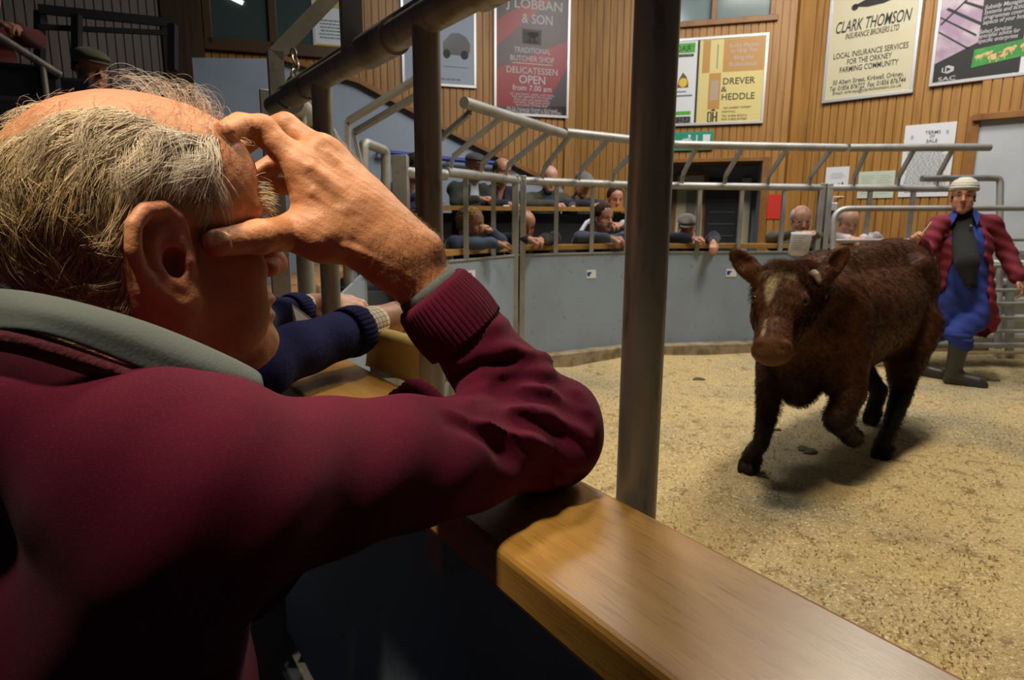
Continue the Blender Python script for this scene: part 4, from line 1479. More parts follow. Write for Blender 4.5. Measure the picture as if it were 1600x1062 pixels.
def spectator(label, head_px, d, yaw, floor, ledge_z, jacket, skin, hair=None, style='full', hairc=None, shirt=None, group=None, cap=None,
              hyaw=0.0, hpitch=0.25, arms='rest', sc=1.0, collar=None, extra=None, hip=.50, lean=.26, glasses=False, beard=None, wrist_dx=0.24):
    O = P(head_px[0], head_px[1], d)
    yw = math.radians(yaw)
    fw = V3(math.cos(yw), math.sin(yw), 0)
    lf = V3(-fw[1], fw[0], 0)
    root = O - fw * lean
    root[2] = floor
    o = thing('person', label, 'person', tuple(root), yw, group=group)
    zh = O[2] - floor                      # head height above its own floor
    L = lambda x, y, z: root + fw * x * 1.0 + lf * y + V3(0, 0, z)
    hy = yw + math.radians(hyaw)
    H = Frame(O, V3(math.cos(hy) * math.cos(hpitch), math.sin(hy) * math.cos(hpitch), -math.sin(hpitch)), sc=sc)
    neck = L(lean - .05, 0, zh - .15)
    chest = L(lean - .12, 0, zh - .36)
    pel = L(0, 0, hip + .08)
    zl = ledge_z - floor
    sh = {s: L(lean - .10, s * .185 * sc, zh - .225) for s in (1, -1)}
    if arms == 'rest':
        el = {1: L(lean + .02, .27, zl + .055), -1: L(lean + .02, -.27, zl + .055)}
        wr = {1: L(lean + wrist_dx, .055, zl + .05), -1: L(lean + wrist_dx, -.055, zl + .055)}
    elif arms == 'chin':
        el = {1: L(lean + .10, .24, zl + .055), -1: L(lean + .06, -.24, zl + .055)}
        wr = {1: L(lean + .14, .06, zl + .15), -1: L(lean + .24, .03, zl + .055)}
    elif arms == 'hang':
        el = {1: L(lean + .05, .25, zl + .055), -1: L(lean + .03, -.27, zl + .055)}
        wr = {1: L(lean + .27, .20, zl + .02), -1: L(lean + .20, .02, zl + .055)}
    elif arms == 'read':
        el = {1: L(lean - .02, .25, zl + .055), -1: L(lean - .02, -.25, zl + .055)}
        wr = {1: L(lean + .16, .08, zl + .10), -1: L(lean + .16, -.08, zl + .10)}
    lo = np.minimum.reduce([root - .42, O - .3, pel - .3]) - 0.05
    hi = np.maximum.reduce([O + .32, root + .42, wr[1] + .16, wr[-1] + .16])
    lo[2] = floor + .02
    lo = np.minimum(lo, np.minimum(el[1], el[-1]) - .12)
    hi = np.maximum(hi, np.maximum(el[1], el[-1]) + .12)
    lo[2] = floor
    # jacket
    S = SDF(lo, hi, .011)
    S.cone(pel, chest, .165, .165, .0, sq=(fw, 1.25))
    S.cone(chest, L(lean - .10, 0, zh - .22), .155, .10, .06, sq=(fw, 1.2))
    for s in (1, -1):
        S.cone(L(lean - .10, 0, zh - .22), sh[s], .075, .075, .05)
        S.cone(sh[s], el[s], .074, .060, .03)
        S.cone(el[s], wr[s] - unit(wr[s] - el[s]) * .03, .060, .044, .02)
    S.cone(neck, neck + V3(0, 0, .03) + fw * .01, .075, .068, .02)
    S.cone(neck + V3(0, 0, .10) + fw * .03, neck + fw * .02, .056, .060, 0.004, sub=True)
    S.cone(neck + V3(0, 0, .02) + fw * .03, L(lean - .0, 0, zh - .36), .05, .018, .01, sub=True)
    nz = [rng.random(3) * 6.28 for _ in range(3)]
    S.disp(lambda x, y, z: .005 * np.sin(34 * z + 9 * x + nz[0][0]) * np.sin(21 * y + 13 * x + nz[0][1]) + .003 * np.sin(61 * x - 40 * z + nz[1][0]))
    v, f = S.mesh(1)
    mesh_obj('jacket', v, f, jacket, o, True)
    # skin: head, neck, hidden trunk, arms and hands in one surface
    S = SDF(lo, hi, .0075)
    S.cone(pel, chest, .09, .09, 0)
    S.cone(chest, neck, .08, .055, .03)
    for s in (1, -1):
        S.cone(chest, sh[s], .06, .05, .02)
        S.cone(sh[s], el[s], .042, .036, .01)
        S.cone(el[s], wr[s], .036, .027, .01)
        dr = unit(wr[s] - el[s])
        if arms == 'hang' and s == 1:
            dr = unit(dr + V3(0, 0, -.7))
        hand_prims(S, wr[s], dr, V3(0, 0, 1) + fw * .2, .95, .75, side=s, grip=.6, k=.005)
    S.cone(neck, H(-.03, 0, -.04), .058, .056, .03)
    head_prims(S, H, neck=0)
    v, f = S.mesh(1)
    q = H.loc(v)
    red = np.clip(1 - np.linalg.norm((q - [.105, 0, -.02]) / [.04, .03, .035], axis=1), 0, 1) * .5 \
        + np.clip(1 - np.linalg.norm((np.abs(q) * [1, 1, 1] - [.06, .045, .02]) / [.05, .04, .05], axis=1), 0, 1) * .35
    sca = np.zeros(len(v))
    if beard is not None:
        sca = ((q[:, 2] < -.045) & (q[:, 0] > -.01) & (q[:, 2] > -.125) & (np.abs(q[:, 1]) < .08)) * .75
    body = mesh_obj('body', v, f, skin, o, True, attrs={'red': red, 'scalp': sca})
    # eyes and brows
    mb = MB()
    for s in (1, -1):
        mb.tube([H(.083, s * .032, .0195), H(.0875, s * .032, .019)], [.0068, .0050], 10)
    part('eyes', mb, mat('eye_dark', (0.02, 0.015, 0.012), 0.2), o)
    if hairc is not None:
        S2 = SDF(H(-.13, 0, 0) - .22, H(.03, 0, .02) + .22, .006)
        k = H.s
        if style in ('full', 'curly', 'short'):
            S2.ell(H(-.014, 0, .058), (.107 * k, .086 * k, .088 * k), H.ax())
            S2.ell(H(-.05, 0, .02), (.068 * k, .077 * k, .082 * k), H.ax(), .02)
            S2.half(H(.062, 0, .070), H.x * .86 - H.z * .52, .01)
            for s in (1, -1):
                S2.ell(H(.045, s * .075, -.030), (.05 * k, .05 * k, .065 * k), H.ax(), .01, True)
            amp = .0045 if style == 'curly' else .0022
            S2.disp(lambda x, y, z: amp * np.sin(150 * x + 60 * z) * np.sin(140 * y + 3) + amp * .6 * np.sin(230 * z + 80 * y))
        elif style == 'fringe':
            S2.ell(H(-.014, 0, .040), (.098 * k, .086 * k, .078 * k), H.ax())
            S2.ell(H(-.05, 0, .015), (.064 * k, .073 * k, .072 * k), H.ax(), .02)
            S2.half(H(.018, 0, .04), H.x * .8 - H.z * .6, .01)
            S2.half(H(0, 0, .092), H.z * .9 + H.x * .3, .008)
            for s in (1, -1):
                S2.ell(H(.035, s * .075, -.030), (.042 * k, .05 * k, .060 * k), H.ax(), .01, True)
            S2.disp(lambda x, y, z: .003 * np.sin(200 * x + 60 * z) * np.sin(170 * y + 3))
        elif style == 'sides':        # under a cap
            S2.ell(H(-.018, 0, .025), (.100 * k, .081 * k, .062 * k), H.ax())
            S2.half(H(.012, 0, .04), H.x * .9 - H.z * .4, .01)
            for s in (1, -1):
                S2.ell(H(.035, s * .075, -.030), (.045 * k, .05 * k, .060 * k), H.ax(), .01, True)
        v, f = S2.mesh(1)
        if len(v):
            mesh_obj('hair', v, f, hairc, o, True)
    if cap is not None:
        S2 = SDF(H(0, 0, .05) - .20, H(0, 0, .05) + .20, .006)
        k = H.s
        S2.ell(H(-.012, 0, .075), (.112 * k, .090 * k, .064 * k), H.ax())
        S2.ell(H(.040, 0, .082), (.085 * k, .080 * k, .040 * k), H.ax(), .03)
        S2.half(H(0, 0, .062), -H.z * .96 - H.x * .26 * 0 + H.x * .20, .01)
        S2.ell(H(.100, 0, .064), (.050 * k, .072 * k, .0085 * k), H.ax(), .008)
        v, f = S2.mesh(1)
        mesh_obj('flat_cap', v, f, cap, o, True)
    if glasses:
        mb = MB()
        for s in (1, -1):
            mb.tube([H(.096, s * .033 + .021 * math.cos(a_), .017 + .017 * math.sin(a_)) for a_ in np.linspace(0, 6.2832, 17)], .0024, 6, cap=False)
            mb.tube([H(.094, s * .054, .02), H(.0, s * .079, .02)], .002, 6)
        mb.tube([H(.098, .012, .02), H(.098, -.012, .02)], .002, 6)
        part('spectacles', mb, M_alu, o)
    # shirt front
    if shirt is not None:
        S3 = SDF(neck - .26, neck + .2, .008)
        S3.cone(neck + V3(0, 0, .015) + fw * .008, L(lean - .03, 0, zh - .33), .062, .075, 0, sq=(fw, 1.15))
        v, f = S3.mesh(1)
        mesh_obj('shirt', v, f, shirt, o, True)
    # seated legs and shoes, hidden below the ledge
    S4 = SDF(L(0, 0, 0) - .62, L(0, 0, .8) + .62, .02)
    S5 = None
    for s in (1, -1):
        kn = L(.24, s * .11, hip + .02)
        S4.cone(L(-.02, s * .09, hip + .06), kn, .095, .07, .03)
        S4.cone(kn, L(.18, s * .11, .09), .068, .05, .02)
    v, f = S4.mesh(1)
    mesh_obj('trousers', v, f, mat('dark_trousers', (0.02, 0.02, 0.024), 0.9), o, True)
    for s in (1, -1):
        mb = MB().box(L(.20, s * .11, .05), (.25, .095, .09), (fw, lf, V3(0, 0, 1)))
        part('shoe', mb, M_black, o, bevel=.03)
    if extra:
        extra(o, L, H, wr, zl, lean)
    return o

def cloth(name, col, rough=0.9, scale=500):
    return mat(name, col, rough, bump=[(scale, .4, .002), (45, .3, .006)], var=(8, tuple(c * .65 for c in col), .4, .7), sheen=.15)

SK1 = M_skin('skin_ruddy', (0.50, 0.235, 0.145))
SK2 = M_skin('skin_pink', (0.58, 0.32, 0.23))
SK3 = M_skin('skin_tan_bearded', (0.48, 0.25, 0.15), hair=(0.22, 0.11, 0.04))
SK4 = M_skin('skin_pale_stubble', (0.46, 0.25, 0.165), hair=(0.16, 0.09, 0.06))

def paper_in_hand(label, w=.21, h=.29, tilt=.9, where=0.0, dz=.03, name='paper_sheet', dx=.10):
    def fn(o, L, H, wr, zl, lean):
        c = L(lean + .24 + dx, where, zl + dz)
        fwd = unit(L(1, 0, 0) - L(0, 0, 0))
        lf_ = unit(L(0, 1, 0) - L(0, 0, 0))
        up_ = unit(fwd * math.cos(tilt) * -1 * -1 + V3(0, 0, math.sin(tilt)))
        n_ = np.cross(lf_, up_)
        mb = MB()
        nn_ = 8
        V, F = [], []
        for i in range(nn_ + 1):
            t = i / nn_ - .5
            for s in (-.5, .5):
                V.append(c + lf_ * w * s + up_ * h * t + n_ * (.012 * math.cos(3.0 * t) + .006 * s))
        for i in range(nn_):
            F.append((2 * i, 2 * i + 1, 2 * i + 3, 2 * i + 2))
        q = thing(name, label, 'paper', tuple(c), group='papers held by the spectators')
        sh_ = part('sheet', mb.add(V, F), M_paper, q)
        sd = sh_.modifiers.new('solid', 'SOLIDIFY')
        sd.thickness = .0015
        pr = MB()
        for k in range(7):
            t = .36 - k * .1
            pr.add([c + lf_ * w * a_ + up_ * h * (t + b_) + n_ * .0165 for a_, b_ in ((-.4, 0), (.3 - .1 * (k % 3), 0), (.3 - .1 * (k % 3), .03), (-.4, .03))], [(0, 1, 2, 3)])
        part('print', pr, mat('pale_print', (0.42, 0.43, 0.44), 0.6), q)
    return fn

FL = 0.2
ZL1 = Z_SH + .075
G1, G2 = 'front row spectators leaning on the ring ledge', 'second row spectators at the writing ledge'
spectator('person with blond hair and beard in blue and teal jacket, chin on hand', (735, 352), 4.95, -38, FL, ZL1 - .02,
          mat('jacket_blue_teal', (0.035, 0.05, 0.10), .8, bump=(400, .3, .002), var=(4, (0.02, 0.10, 0.15), .5, .58)), SK3, hairc=hair_mat('hair_blond', (0.30, 0.18, 0.06), (0.17, 0.09, 0.03)),
          style='curly', shirt=cloth('shirt_red', (0.20, 0.015, 0.02)), group=G1, hyaw=18, arms='chin', beard=True, hpitch=.12)
spectator('bald person in dark navy pullover looking down over clasped hands', (820, 352), 5.55, -68, FL, ZL1,
          cloth('pullover_dark_navy', (0.014, 0.015, 0.028)), SK1, group=G1, hyaw=0, hpitch=.45, arms='rest', wrist_dx=.22,
          style='fringe', hairc=hair_mat('hair_cropped_grey', (0.26, 0.16, 0.11), (0.2, 0.12, 0.08)))
spectator('person with dark hair and blue grey jacket, forearms folded on the ledge', (942, 342), 6.0, -62, FL, ZL1,
          cloth('jacket_blue_grey', (0.07, 0.085, 0.13)), SK4, group=G1, hyaw=6, hpitch=.12, arms='rest', hairc=hair_mat('hair_black_brown', (0.022, 0.014, 0.010), (0.05, 0.03, 0.02)),
          style='full', beard=True, wrist_dx=.20)
spectator('person in grey flat cap and navy jersey, hand hanging over the ledge by the doorway', (1073, 357), 6.2, -95, FL, ZL1,
          cloth('jersey_navy', (0.016, 0.017, 0.05)), SK1, group=G1, hyaw=-8, hpitch=.35, arms='hang', cap=cloth('cap_grey_tweed', (0.17, 0.15, 0.125)),
          style='sides', hairc=hair_mat('hair_dark', (0.05, 0.04, 0.03), (0.03, 0.02, 0.02)), glasses=True,
          extra=paper_in_hand('small white ticket in the hanging hand of the capped person', .06, .08, .6, .22, -.02, 'ticket', -.02))
spectator('person with white hair and spectacles in a brown grey jacket behind a raised paper', (1251, 345), 6.3, -98, FL, ZL1,
          cloth('jacket_taupe', (0.13, 0.105, 0.075)), SK2, group=G1, hyaw=0, hpitch=.28, arms='read', hairc=hair_mat('hair_white', (0.60, 0.58, 0.55), (0.45, 0.42, 0.4)),
          style='fringe', glasses=True, shirt=cloth('shirt_dark', (0.02, 0.02, 0.03)), sc=1.12,
          extra=paper_in_hand('white paper held up by the spectator with spectacles', .19, .24, 1.2, .06 * -1, .0, 'paper_sheet', .0))
spectator('balding person in white jacket over a maroon shirt, head bowed over a paper', (1325, 348), 6.4, -96, FL, ZL1,
          cloth('jacket_white', (0.60, 0.54, 0.55)), SK2, group=G1, hyaw=0, hpitch=.38, arms='rest', hairc=hair_mat('hair_grey', (0.32, 0.25, 0.22), (0.22, 0.17, 0.14)),
          style='fringe', shirt=cloth('shirt_maroon', (0.10, 0.015, 0.035)), sc=1.1,
          extra=paper_in_hand('flat white paper under the bowed head of the balding spectator', .26, .20, .15, .0, .02, 'paper_sheet', -.05))
FT = 0.6
spectator('person in flat cap and dark green coat with white shirt at the upper ledge', (742, 262), 6.85, -45, FT, zt,
          cloth('coat_dark_green', (0.018, 0.024, 0.018)), SK1, group=G2, hyaw=-4, hpitch=.25, arms='read', cap=cloth('cap_dark_tweed', (0.055, 0.05, 0.05)),
          style='sides', hairc=hair_mat('hair_grey', (0.32, 0.25, 0.22), (0.22, 0.17, 0.14)), shirt=cloth('shirt_white', (0.5, 0.52, 0.53)), sc=1.12)
spectator('balding person in navy jacket beside the flat cap, sheet hanging from the upper ledge', (784, 268), 7.1, -60, FT, zt,
          cloth('jacket_navy', (0.012, 0.013, 0.03)), SK1, group=G2, hyaw=4, hpitch=.3, arms='rest', hairc=hair_mat('hair_dark', (0.05, 0.04, 0.03), (0.03, 0.02, 0.02)), style='fringe', sc=1.1,
          extra=paper_in_hand('pale sheet hanging over the front of the upper ledge', .24, .34, 1.45, -.02, -.13, 'paper_sheet', .03))
spectator('grey balding person in olive jacket, arm stretched along the upper ledge', (858, 279), 7.2, -78, FT, zt,
          cloth('jacket_olive', (0.065, 0.062, 0.042)), SK2, group=G2, hyaw=8, hpitch=.35, arms='hang', hairc=hair_mat('hair_grey', (0.32, 0.25, 0.22), (0.22, 0.17, 0.14)),
          style='fringe', shirt=cloth('shirt_blue', (0.03, 0.06, 0.14)), sc=1.08)
spectator('person in grey flat cap and dark blue jacket hunched at the upper ledge', (910, 288), 7.3, -60, FT, zt,
          cloth('jacket_midnight', (0.016, 0.017, 0.035)), SK1, group=G2, hyaw=0, hpitch=.5, arms='rest', cap=cloth('cap_grey', (0.15, 0.145, 0.13)),
          style='sides', hairc=hair_mat('hair_dark', (0.05, 0.04, 0.03), (0.03, 0.02, 0.02)), sc=1.05,
          extra=paper_in_hand('white sheet lying at the right end of the upper ledge', .26, .20, .12, -.02, -.005, 'paper_sheet', .02))
spectator('person in pale blue jersey seated behind the dark haired spectator', (961, 312), 7.0, -95, 0.42, 1.25,
          cloth('jersey_pale_blue', (0.42, 0.55, 0.56)), SK1, group=G2, hyaw=14, hpitch=.25, arms='rest', hairc=hair_mat('hair_black_brown', (0.022, 0.014, 0.010), (0.05, 0.03, 0.02)),
          style='short', sc=1.02)
spectator('person in blue overalls reading a white sheet, left of the middle post', (648, 262), 6.4, -50, FT - .1, float(P(648, 322, 6.3)[2]),
          cloth('overalls_navy', (0.02, 0.025, 0.085)), SK1, group=G2, hyaw=8, hpitch=.45, arms='read', hairc=hair_mat('hair_dark', (0.05, 0.04, 0.03), (0.03, 0.02, 0.02)), style='full',
          extra=paper_in_hand('white sheet read by the person in blue overalls', .24, .2, .3, .0, .02, 'paper_sheet', .02))
# ================================================================== the cow
hC = unit(V3(-.72, -.69, 0))
lC = V3(-hC[1], hC[0], 0)
C0 = V3(2.33, 4.07, 0)
def T(x, y, z):
    return C0 + hC * x + lC * y + V3(0, 0, z)
poll, muz = P(1224, 424, 3.02), P(1205, 548, 2.80)
hA = unit(muz - poll)                       # down the face
hN = unit((CAM - poll) - np.dot(CAM - poll, hA) * hA)
hN = unit(hN - .10 * _R)                    # out of the forehead
hN = unit(hN - np.dot(hN, hA) * hA)
hW = np.cross(hA, hN)                       # across the face
if np.dot(hW, _R) < 0:
    hW = -hW
HL = np.linalg.norm(muz - poll)
def hd(a, w, n):
    return poll + hA * a * HL + hW * w + hN * n
S = SDF(V3(.75, 2.5, -.03), V3(3.0, 4.7, 1.42), .0105)
AXC = (hC, lC, V3(0, 0, 1))
# barrel, rump, withers
S.chain([T(-.12, 0, .86), T(.25, 0, .80), T(.65, 0, .79), T(.98, 0, .80)], [.295, .325, .325, .285], 0.06, sq=(lC, 1.08))
S.ell(T(-.25, 0, .95), (.27, .27, .27), AXC, .06)
S.chain([T(-.30, 0, 1.09), T(.1, 0, 1.115), T(.55, 0, 1.085), T(.95, 0, 1.08)], [.10, .10, .10, .10], .08)
for s in (1, -1):
    S.ell(T(-.20, s * .14, .72), (.24, .125, .30), AXC, .06)
    S.ell(T(.98, s * .155, .74), (.19, .115, .31), AXC, .07)
    S.ell(T(-.10, s * .20, 1.06), (.10, .06, .07), AXC, .06)
S.ell(T(1.10, 0, .56), (.17, .12, .17), AXC, .06)
# neck and dewlap
nb = hd(.30, .0, -.20)
S.cone(T(1.02, 0, .94), hd(.10, .01, -.12), .205, .135, .08)
S.cone(T(1.12, 0, .72), nb, .17, .12, .08)
S.chain([nb + V3(0, 0, -.06), T(1.22, .0, .60), T(1.12, 0, .43)], [.06, .055, .05], .07)
# head
HX = (hW, hA, hN)
S.ell(hd(.10, 0, -.06), (.105, .105, .105), HX, .03)
S.ell(hd(.30, 0, -.06), (.110, .13, .10), HX, .03)
S.cone(hd(.30, 0, -.03), hd(.86, 0, -.03), .082, .062, .04)
S.ell(hd(.95, 0, -.035), (.088, .066, .068), HX, .03)
S.ell(hd(.80, 0, -.02), (.070, .09, .062), HX, .03)
for s in (1, -1):
    S.cone(hd(.34, s * .05, -.16), hd(.90, s * .028, -.09), .070, .042, .04)
    S.ell(hd(.33, s * .088, -.025), (.034, .045, .034), HX, .02)
    S.ell(hd(.355, s * .108, -.024), (.016, .019, .019), HX, .006, True)
    S.ell(hd(.975, s * .046, .012), (.017, .011, .018), HX, .008, True)
    S.ell(hd(.94, s * .050, .010), (.024, .020, .020), HX, .015)
S.ell(hd(.0, 0, -.07), (.10, .055, .09), HX, .03)
# ears
def ear(b, t, wide, nrm, r=.055):
    ax0 = unit(t - b)
    ax1 = unit(np.cross(nrm, ax0))
    ax2 = np.cross(ax0, ax1)
    L = np.linalg.norm(t - b)
    S.ell(b + ax0 * L * .52, (L * .56, wide, .022), (ax0, ax1, ax2), .012)
    S.ell(b + ax0 * L * .55 + ax2 * .020, (L * .42, wide * .62, .020), (ax0, ax1, ax2), .01, True)
    S.cone(b - ax0 * .03, b + ax0 * .06, .045, .036, .03)
ear(P(1190, 440, 3.06), P(1146, 393, 3.10), .054, unit(hN * .9 - hW * .35))
ear(P(1280, 442, 3.02), P(1322, 388, 3.06), .052, unit(hN * .75 + hW * .6))
# legs
def leg(pts, rs, k=.05, sq=None):
    S.chain(pts, rs, k, sq=sq)
def hoof(p, fw, r=.05):
    fw = unit(fw * V3(1, 1, 0))
    sd = np.cross(V3(0, 0, 1), fw)
    for s in (1, -1):
        S.cone(p + fw * .035 + sd * s * .024 + V3(0, 0, .028), p - fw * .02 + sd * s * .018 + V3(0, 0, .07), .031, .038, .012)
        S.cone(p + fw * .055 + sd * s * .022 + V3(0, 0, .016), p - fw * .03 + sd * s * .02 + V3(0, 0, .02), .020, .026, .012)
h1 = Pz(1172, 728, 0.03)
h1[2] = 0
fr_sh = T(1.0, -.16, .62)
leg([fr_sh, P(1202, 600, 3.40), P(1199, 640, 3.36), P(1190, 690, 3.33), h1 + V3(0, 0, .09)], [.13, .068, .055, .040, .046])
hoof(h1, hC)
kn = P(1311, 655, 3.22)
leg([T(1.0, .16, .66), P(1328, 612, 3.27), kn], [.135, .082, .060])
hf_ = P(1333, 683, 3.42)
leg([kn, kn * .5 + hf_ * .5 + V3(0, 0, -.02), hf_], [.062, .044, .050])
S.cone(hf_, hf_ + V3(.03, .05, -.01), .046, .034, .02)
h3 = Pz(1379, 708, 0.03)
h3[2] = 0
leg([T(-.10, .17, .68), P(1412, 575, 3.86), P(1408, 615, 3.80), P(1391, 668, 3.62), h3 + V3(0, 0, .09)], [.19, .095, .060, .042, .048])
hoof(h3, hC)
h4 = Pz(1363, 653, 0.03)
h4[2] = 0
leg([T(-.14, -.16, .66), T(-.13, -.17, .45), P(1374, 610, 4.28), h4 + V3(0, 0, .09)], [.17, .085, .052, .048])
hoof(h4, hC)
# tail
S.chain([T(-.44, 0, 1.08), T(-.50, .02, .95), T(-.47, .03, .62), T(-.45, .03, .50)], [.045, .035, .026, .04], .02)
ph = rng.random(6) * 6.28
S.disp(lambda x, y, z: .0018 * np.sin(55 * x + 20 * z + ph[0]) * np.sin(48 * z + ph[1]) + .0015 * np.sin(90 * y + 30 * x + ph[2]) * np.sin(70 * z + ph[3]))
cV, cF = S.mesh(1)
def dist_line(p, a, b):
    ab = b - a
    t = np.clip(((p - a) @ ab) / np.dot(ab, ab), 0, 1)
    return np.linalg.norm(p - a - t[:, None] * ab, axis=1), t
def cow_masks(p):
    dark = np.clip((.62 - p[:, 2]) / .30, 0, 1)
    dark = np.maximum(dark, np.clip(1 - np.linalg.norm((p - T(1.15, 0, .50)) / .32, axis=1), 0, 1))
    d1, t1 = dist_line(p, hd(.12, -.03, .03), hd(.42, -.045, .05))
    d2, t2 = dist_line(p, hd(.42, -.045, .05), hd(.86, -.045, .04))
    d3, _ = dist_line(p, hd(.13, -.03, .03), hd(.12, .045, .03))
    n_ = .5 + .5 * np.sin(170 * p[:, 0] + 60 * p[:, 2]) * np.sin(140 * p[:, 2] + 50 * p[:, 1])
    bl = np.maximum.reduce([np.clip(1.4 - d1 / (.034 * (1 - .4 * t1)), 0, 1), np.clip(1.3 - d2 / .013, 0, 1), np.clip(1.3 - d3 / .024, 0, 1)]) * (.55 + .45 * n_)
    q = p - poll
    mz = np.clip(1 - np.linalg.norm((p - hd(1.0, 0, -.03)) / .13, axis=1), 0, 1)
    mz = np.maximum(mz, .5 * np.clip(1.2 - np.linalg.norm((p - hd(.37, .10, -.02)) / .06, axis=1), 0, 1))
    return dark, np.clip(bl, 0, 1), np.clip(mz * 1.25, 0, 1)
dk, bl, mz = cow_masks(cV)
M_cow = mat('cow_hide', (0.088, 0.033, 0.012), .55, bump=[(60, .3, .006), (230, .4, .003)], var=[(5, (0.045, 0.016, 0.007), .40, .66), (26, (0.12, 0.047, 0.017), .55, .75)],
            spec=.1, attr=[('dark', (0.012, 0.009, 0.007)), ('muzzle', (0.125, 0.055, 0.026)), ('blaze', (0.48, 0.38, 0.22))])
o = thing('cow', 'brown heifer with white blaze walking across the sawdust ring towards the camera', 'cow', tuple(T(.5, 0, 0)))
COW = o
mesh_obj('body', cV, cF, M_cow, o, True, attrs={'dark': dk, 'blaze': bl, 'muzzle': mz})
# coat: short hairs over the whole animal, longer on the poll, ears, topline and brisket
def cow_w(c, n_):
    w = 1.0 + 2.5 * (np.linalg.norm(c - poll, axis=1) < .28) + 1.2 * (c[:, 2] > 1.08) + 1.5 * (np.linalg.norm(c - T(1.15, 0, .45), axis=1) < .25)
    return w * (c[:, 2] > .05)
hp_, hn_ = sample_surface(cV, cF, 42000, cow_w)
lay_ = np.tile(-hC * .8 + V3(0, 0, -.6), (len(hp_), 1))
nearh = (np.linalg.norm(hp_ - poll, axis=1) < .34) & (((hp_ - poll) @ hN) > -.22)
lay_[nearh] = hA * .8
ft = ((hp_ - poll) @ hA < .04) & nearh
lay_[ft] = hA * .5 - hW * .55 + hN * .5
lay_ += .35 * rng.standard_normal(lay_.shape)
lay_ -= (lay_ * hn_).sum(1, keepdims=True) * hn_
lay_ /= np.linalg.norm(lay_, axis=1, keepdims=True) + 1e-9
ln = .016 + .012 * rng.random(len(hp_))
ln[ft] = .05 + .03 * rng.random(ft.sum())
bk = np.linalg.norm(hp_ - T(1.15, 0, .43), axis=1) < .18
ln[bk] = .04
legm = hp_[:, 2] < .5
ln[legm] *= 1.3
earm = np.zeros(len(hp_), bool)
for b_, t_ in ((P(1190, 437, 3.06), P(1150, 396, 3.10)), (P(1280, 440, 3.02), P(1320, 394, 3.06))):
    earm |= dist_line(hp_, b_ * .7 + t_ * .3, t_)[0] < .07
ln[earm] = .009
mzm = np.linalg.norm(hp_ - hd(1.0, 0, -.02), axis=1) < .09
ln[mzm] = .004
paths = np.stack([hp_ + t * ln[:, None] * lay_ + hn_ * ln[:, None] * (.45 * t - .25 * t * t) for t in (0, .5, 1.0)], 1)
fv, ff = strands(paths, .0012, .3)
d_, b_, m_ = cow_masks(hp_)
rep = lambda a: np.repeat(a, 9)
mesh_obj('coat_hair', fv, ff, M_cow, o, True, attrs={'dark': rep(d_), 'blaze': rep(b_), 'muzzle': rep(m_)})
for s in (1, -1):
    e = SDF(hd(.355, s * .104, -.016) - .04, hd(.355, s * .104, -.016) + .04, .003)
    e.ell(hd(.355, s * .104, -.016), (.018, .021, .019), HX)
    v, f = e.mesh()
    mesh_obj('eye', v, f, mat('cow_eye', (0.008, 0.006, 0.005), .12), o, True)
# pale horn bud behind the ear
v, f = None, None
e = SDF(P(1278, 425, 2.97) - .06, P(1278, 425, 2.97) + .06, .004)
e.chain([P(1272, 428, 3.0), P(1276, 431, 2.96), P(1280, 440, 2.94)], [.022, .018, .012], .01)
v, f = e.mesh()
mesh_obj('horn_bud', v, f, mat('horn_pale', (0.13, 0.085, 0.055), .6), o, True)

# ================================================================== person standing in the ring
DH = 5.33
def hpx(px, py, d=DH):
    return P(px, py, d)
fwdH = unit(V3(CAM[0], CAM[1], 0) - V3(*hpx(1507, 310)[:2], 0))
fwdH = unit(fwdH + .12 * V3(1, 0, 0))
feet = Pz(1490, 600, 0.03)
o = thing('person', 'person in red dust coat, blue overalls and white woolly hat standing in the ring', 'person', (float(feet[0]), float(feet[1]), 0.0))
HH = Frame(hpx(1505, 309, DH), fwdH + V3(-.10, 0, -.06), sc=1.08)
RT = np.cross(fwdH, V3(0, 0, 1)) * -1
if np.dot(RT, _R) < 0:
    RT = -RT                                 # towards the right of the picture
nk = hpx(1505, 333, DH + .05)
shL, shR = hpx(1464, 352, DH + .03), hpx(1549, 350, DH + .03)
elL, wrL = hpx(1446, 395, DH + .02), hpx(1432, 378, DH - .22)
elR, wrR = hpx(1573, 396, DH + .02), hpx(1590, 432, DH - .06)
chst, hips = hpx(1505, 385, DH + .04), hpx(1508, 470, DH + .04)
lo, hi = hpx(1400, 620, DH) - .45, hpx(1620, 260, DH) + .45
lo[2] = -.02
kneeA, kneeB = hpx(1492, 520, DH - .06), hpx(1518, 515, DH + .02)
bootA = Pz(1494, 598, 0.02)
bootA[2] = 0
bootB = Pz(1452, 590, 0.02) + V3(.0, .12, 0)
bootB[2] = 0
kneeB = hpx(1478, 515, DH + .14)
AXH = (RT, fwdH, V3(0, 0, 1))
# overalls
S = SDF(lo, hi, .010)
S.cone(hips, chst, .165, .175, 0, sq=(fwdH, 1.25))
S.cone(chst, nk - V3(0, 0, .06), .16, .085, .05, sq=(fwdH, 1.2))
S.chain([hips + RT * .085 + V3(0, 0, -.02), hpx(1521, 500, DH - .02), kneeA + RT * .01, bootA + V3(0, 0, .36)], [.125, .105, .085, .088], .03)
S.chain([hips - RT * .085 + V3(0, 0, -.02), kneeB, bootB + V3(0, 0, .36)], [.125, .090, .088], .03)
S.cone(nk + fwdH * .10 + V3(0, 0, -.02), hpx(1513, 440, DH - .2), .05, .055, .01, sub=True)
S.cone(nk + fwdH * .14 + V3(0, 0, .0), hpx(1513, 445, DH - .2), .075, .05, .01, sub=True)
S.disp(lambda x, y, z: .006 * np.sin(48 * z + 14 * x) * np.sin(25 * x + 9 * z + 1) + .006 * np.exp(-((z - .40) / .05) ** 2) * np.sin(150 * z))
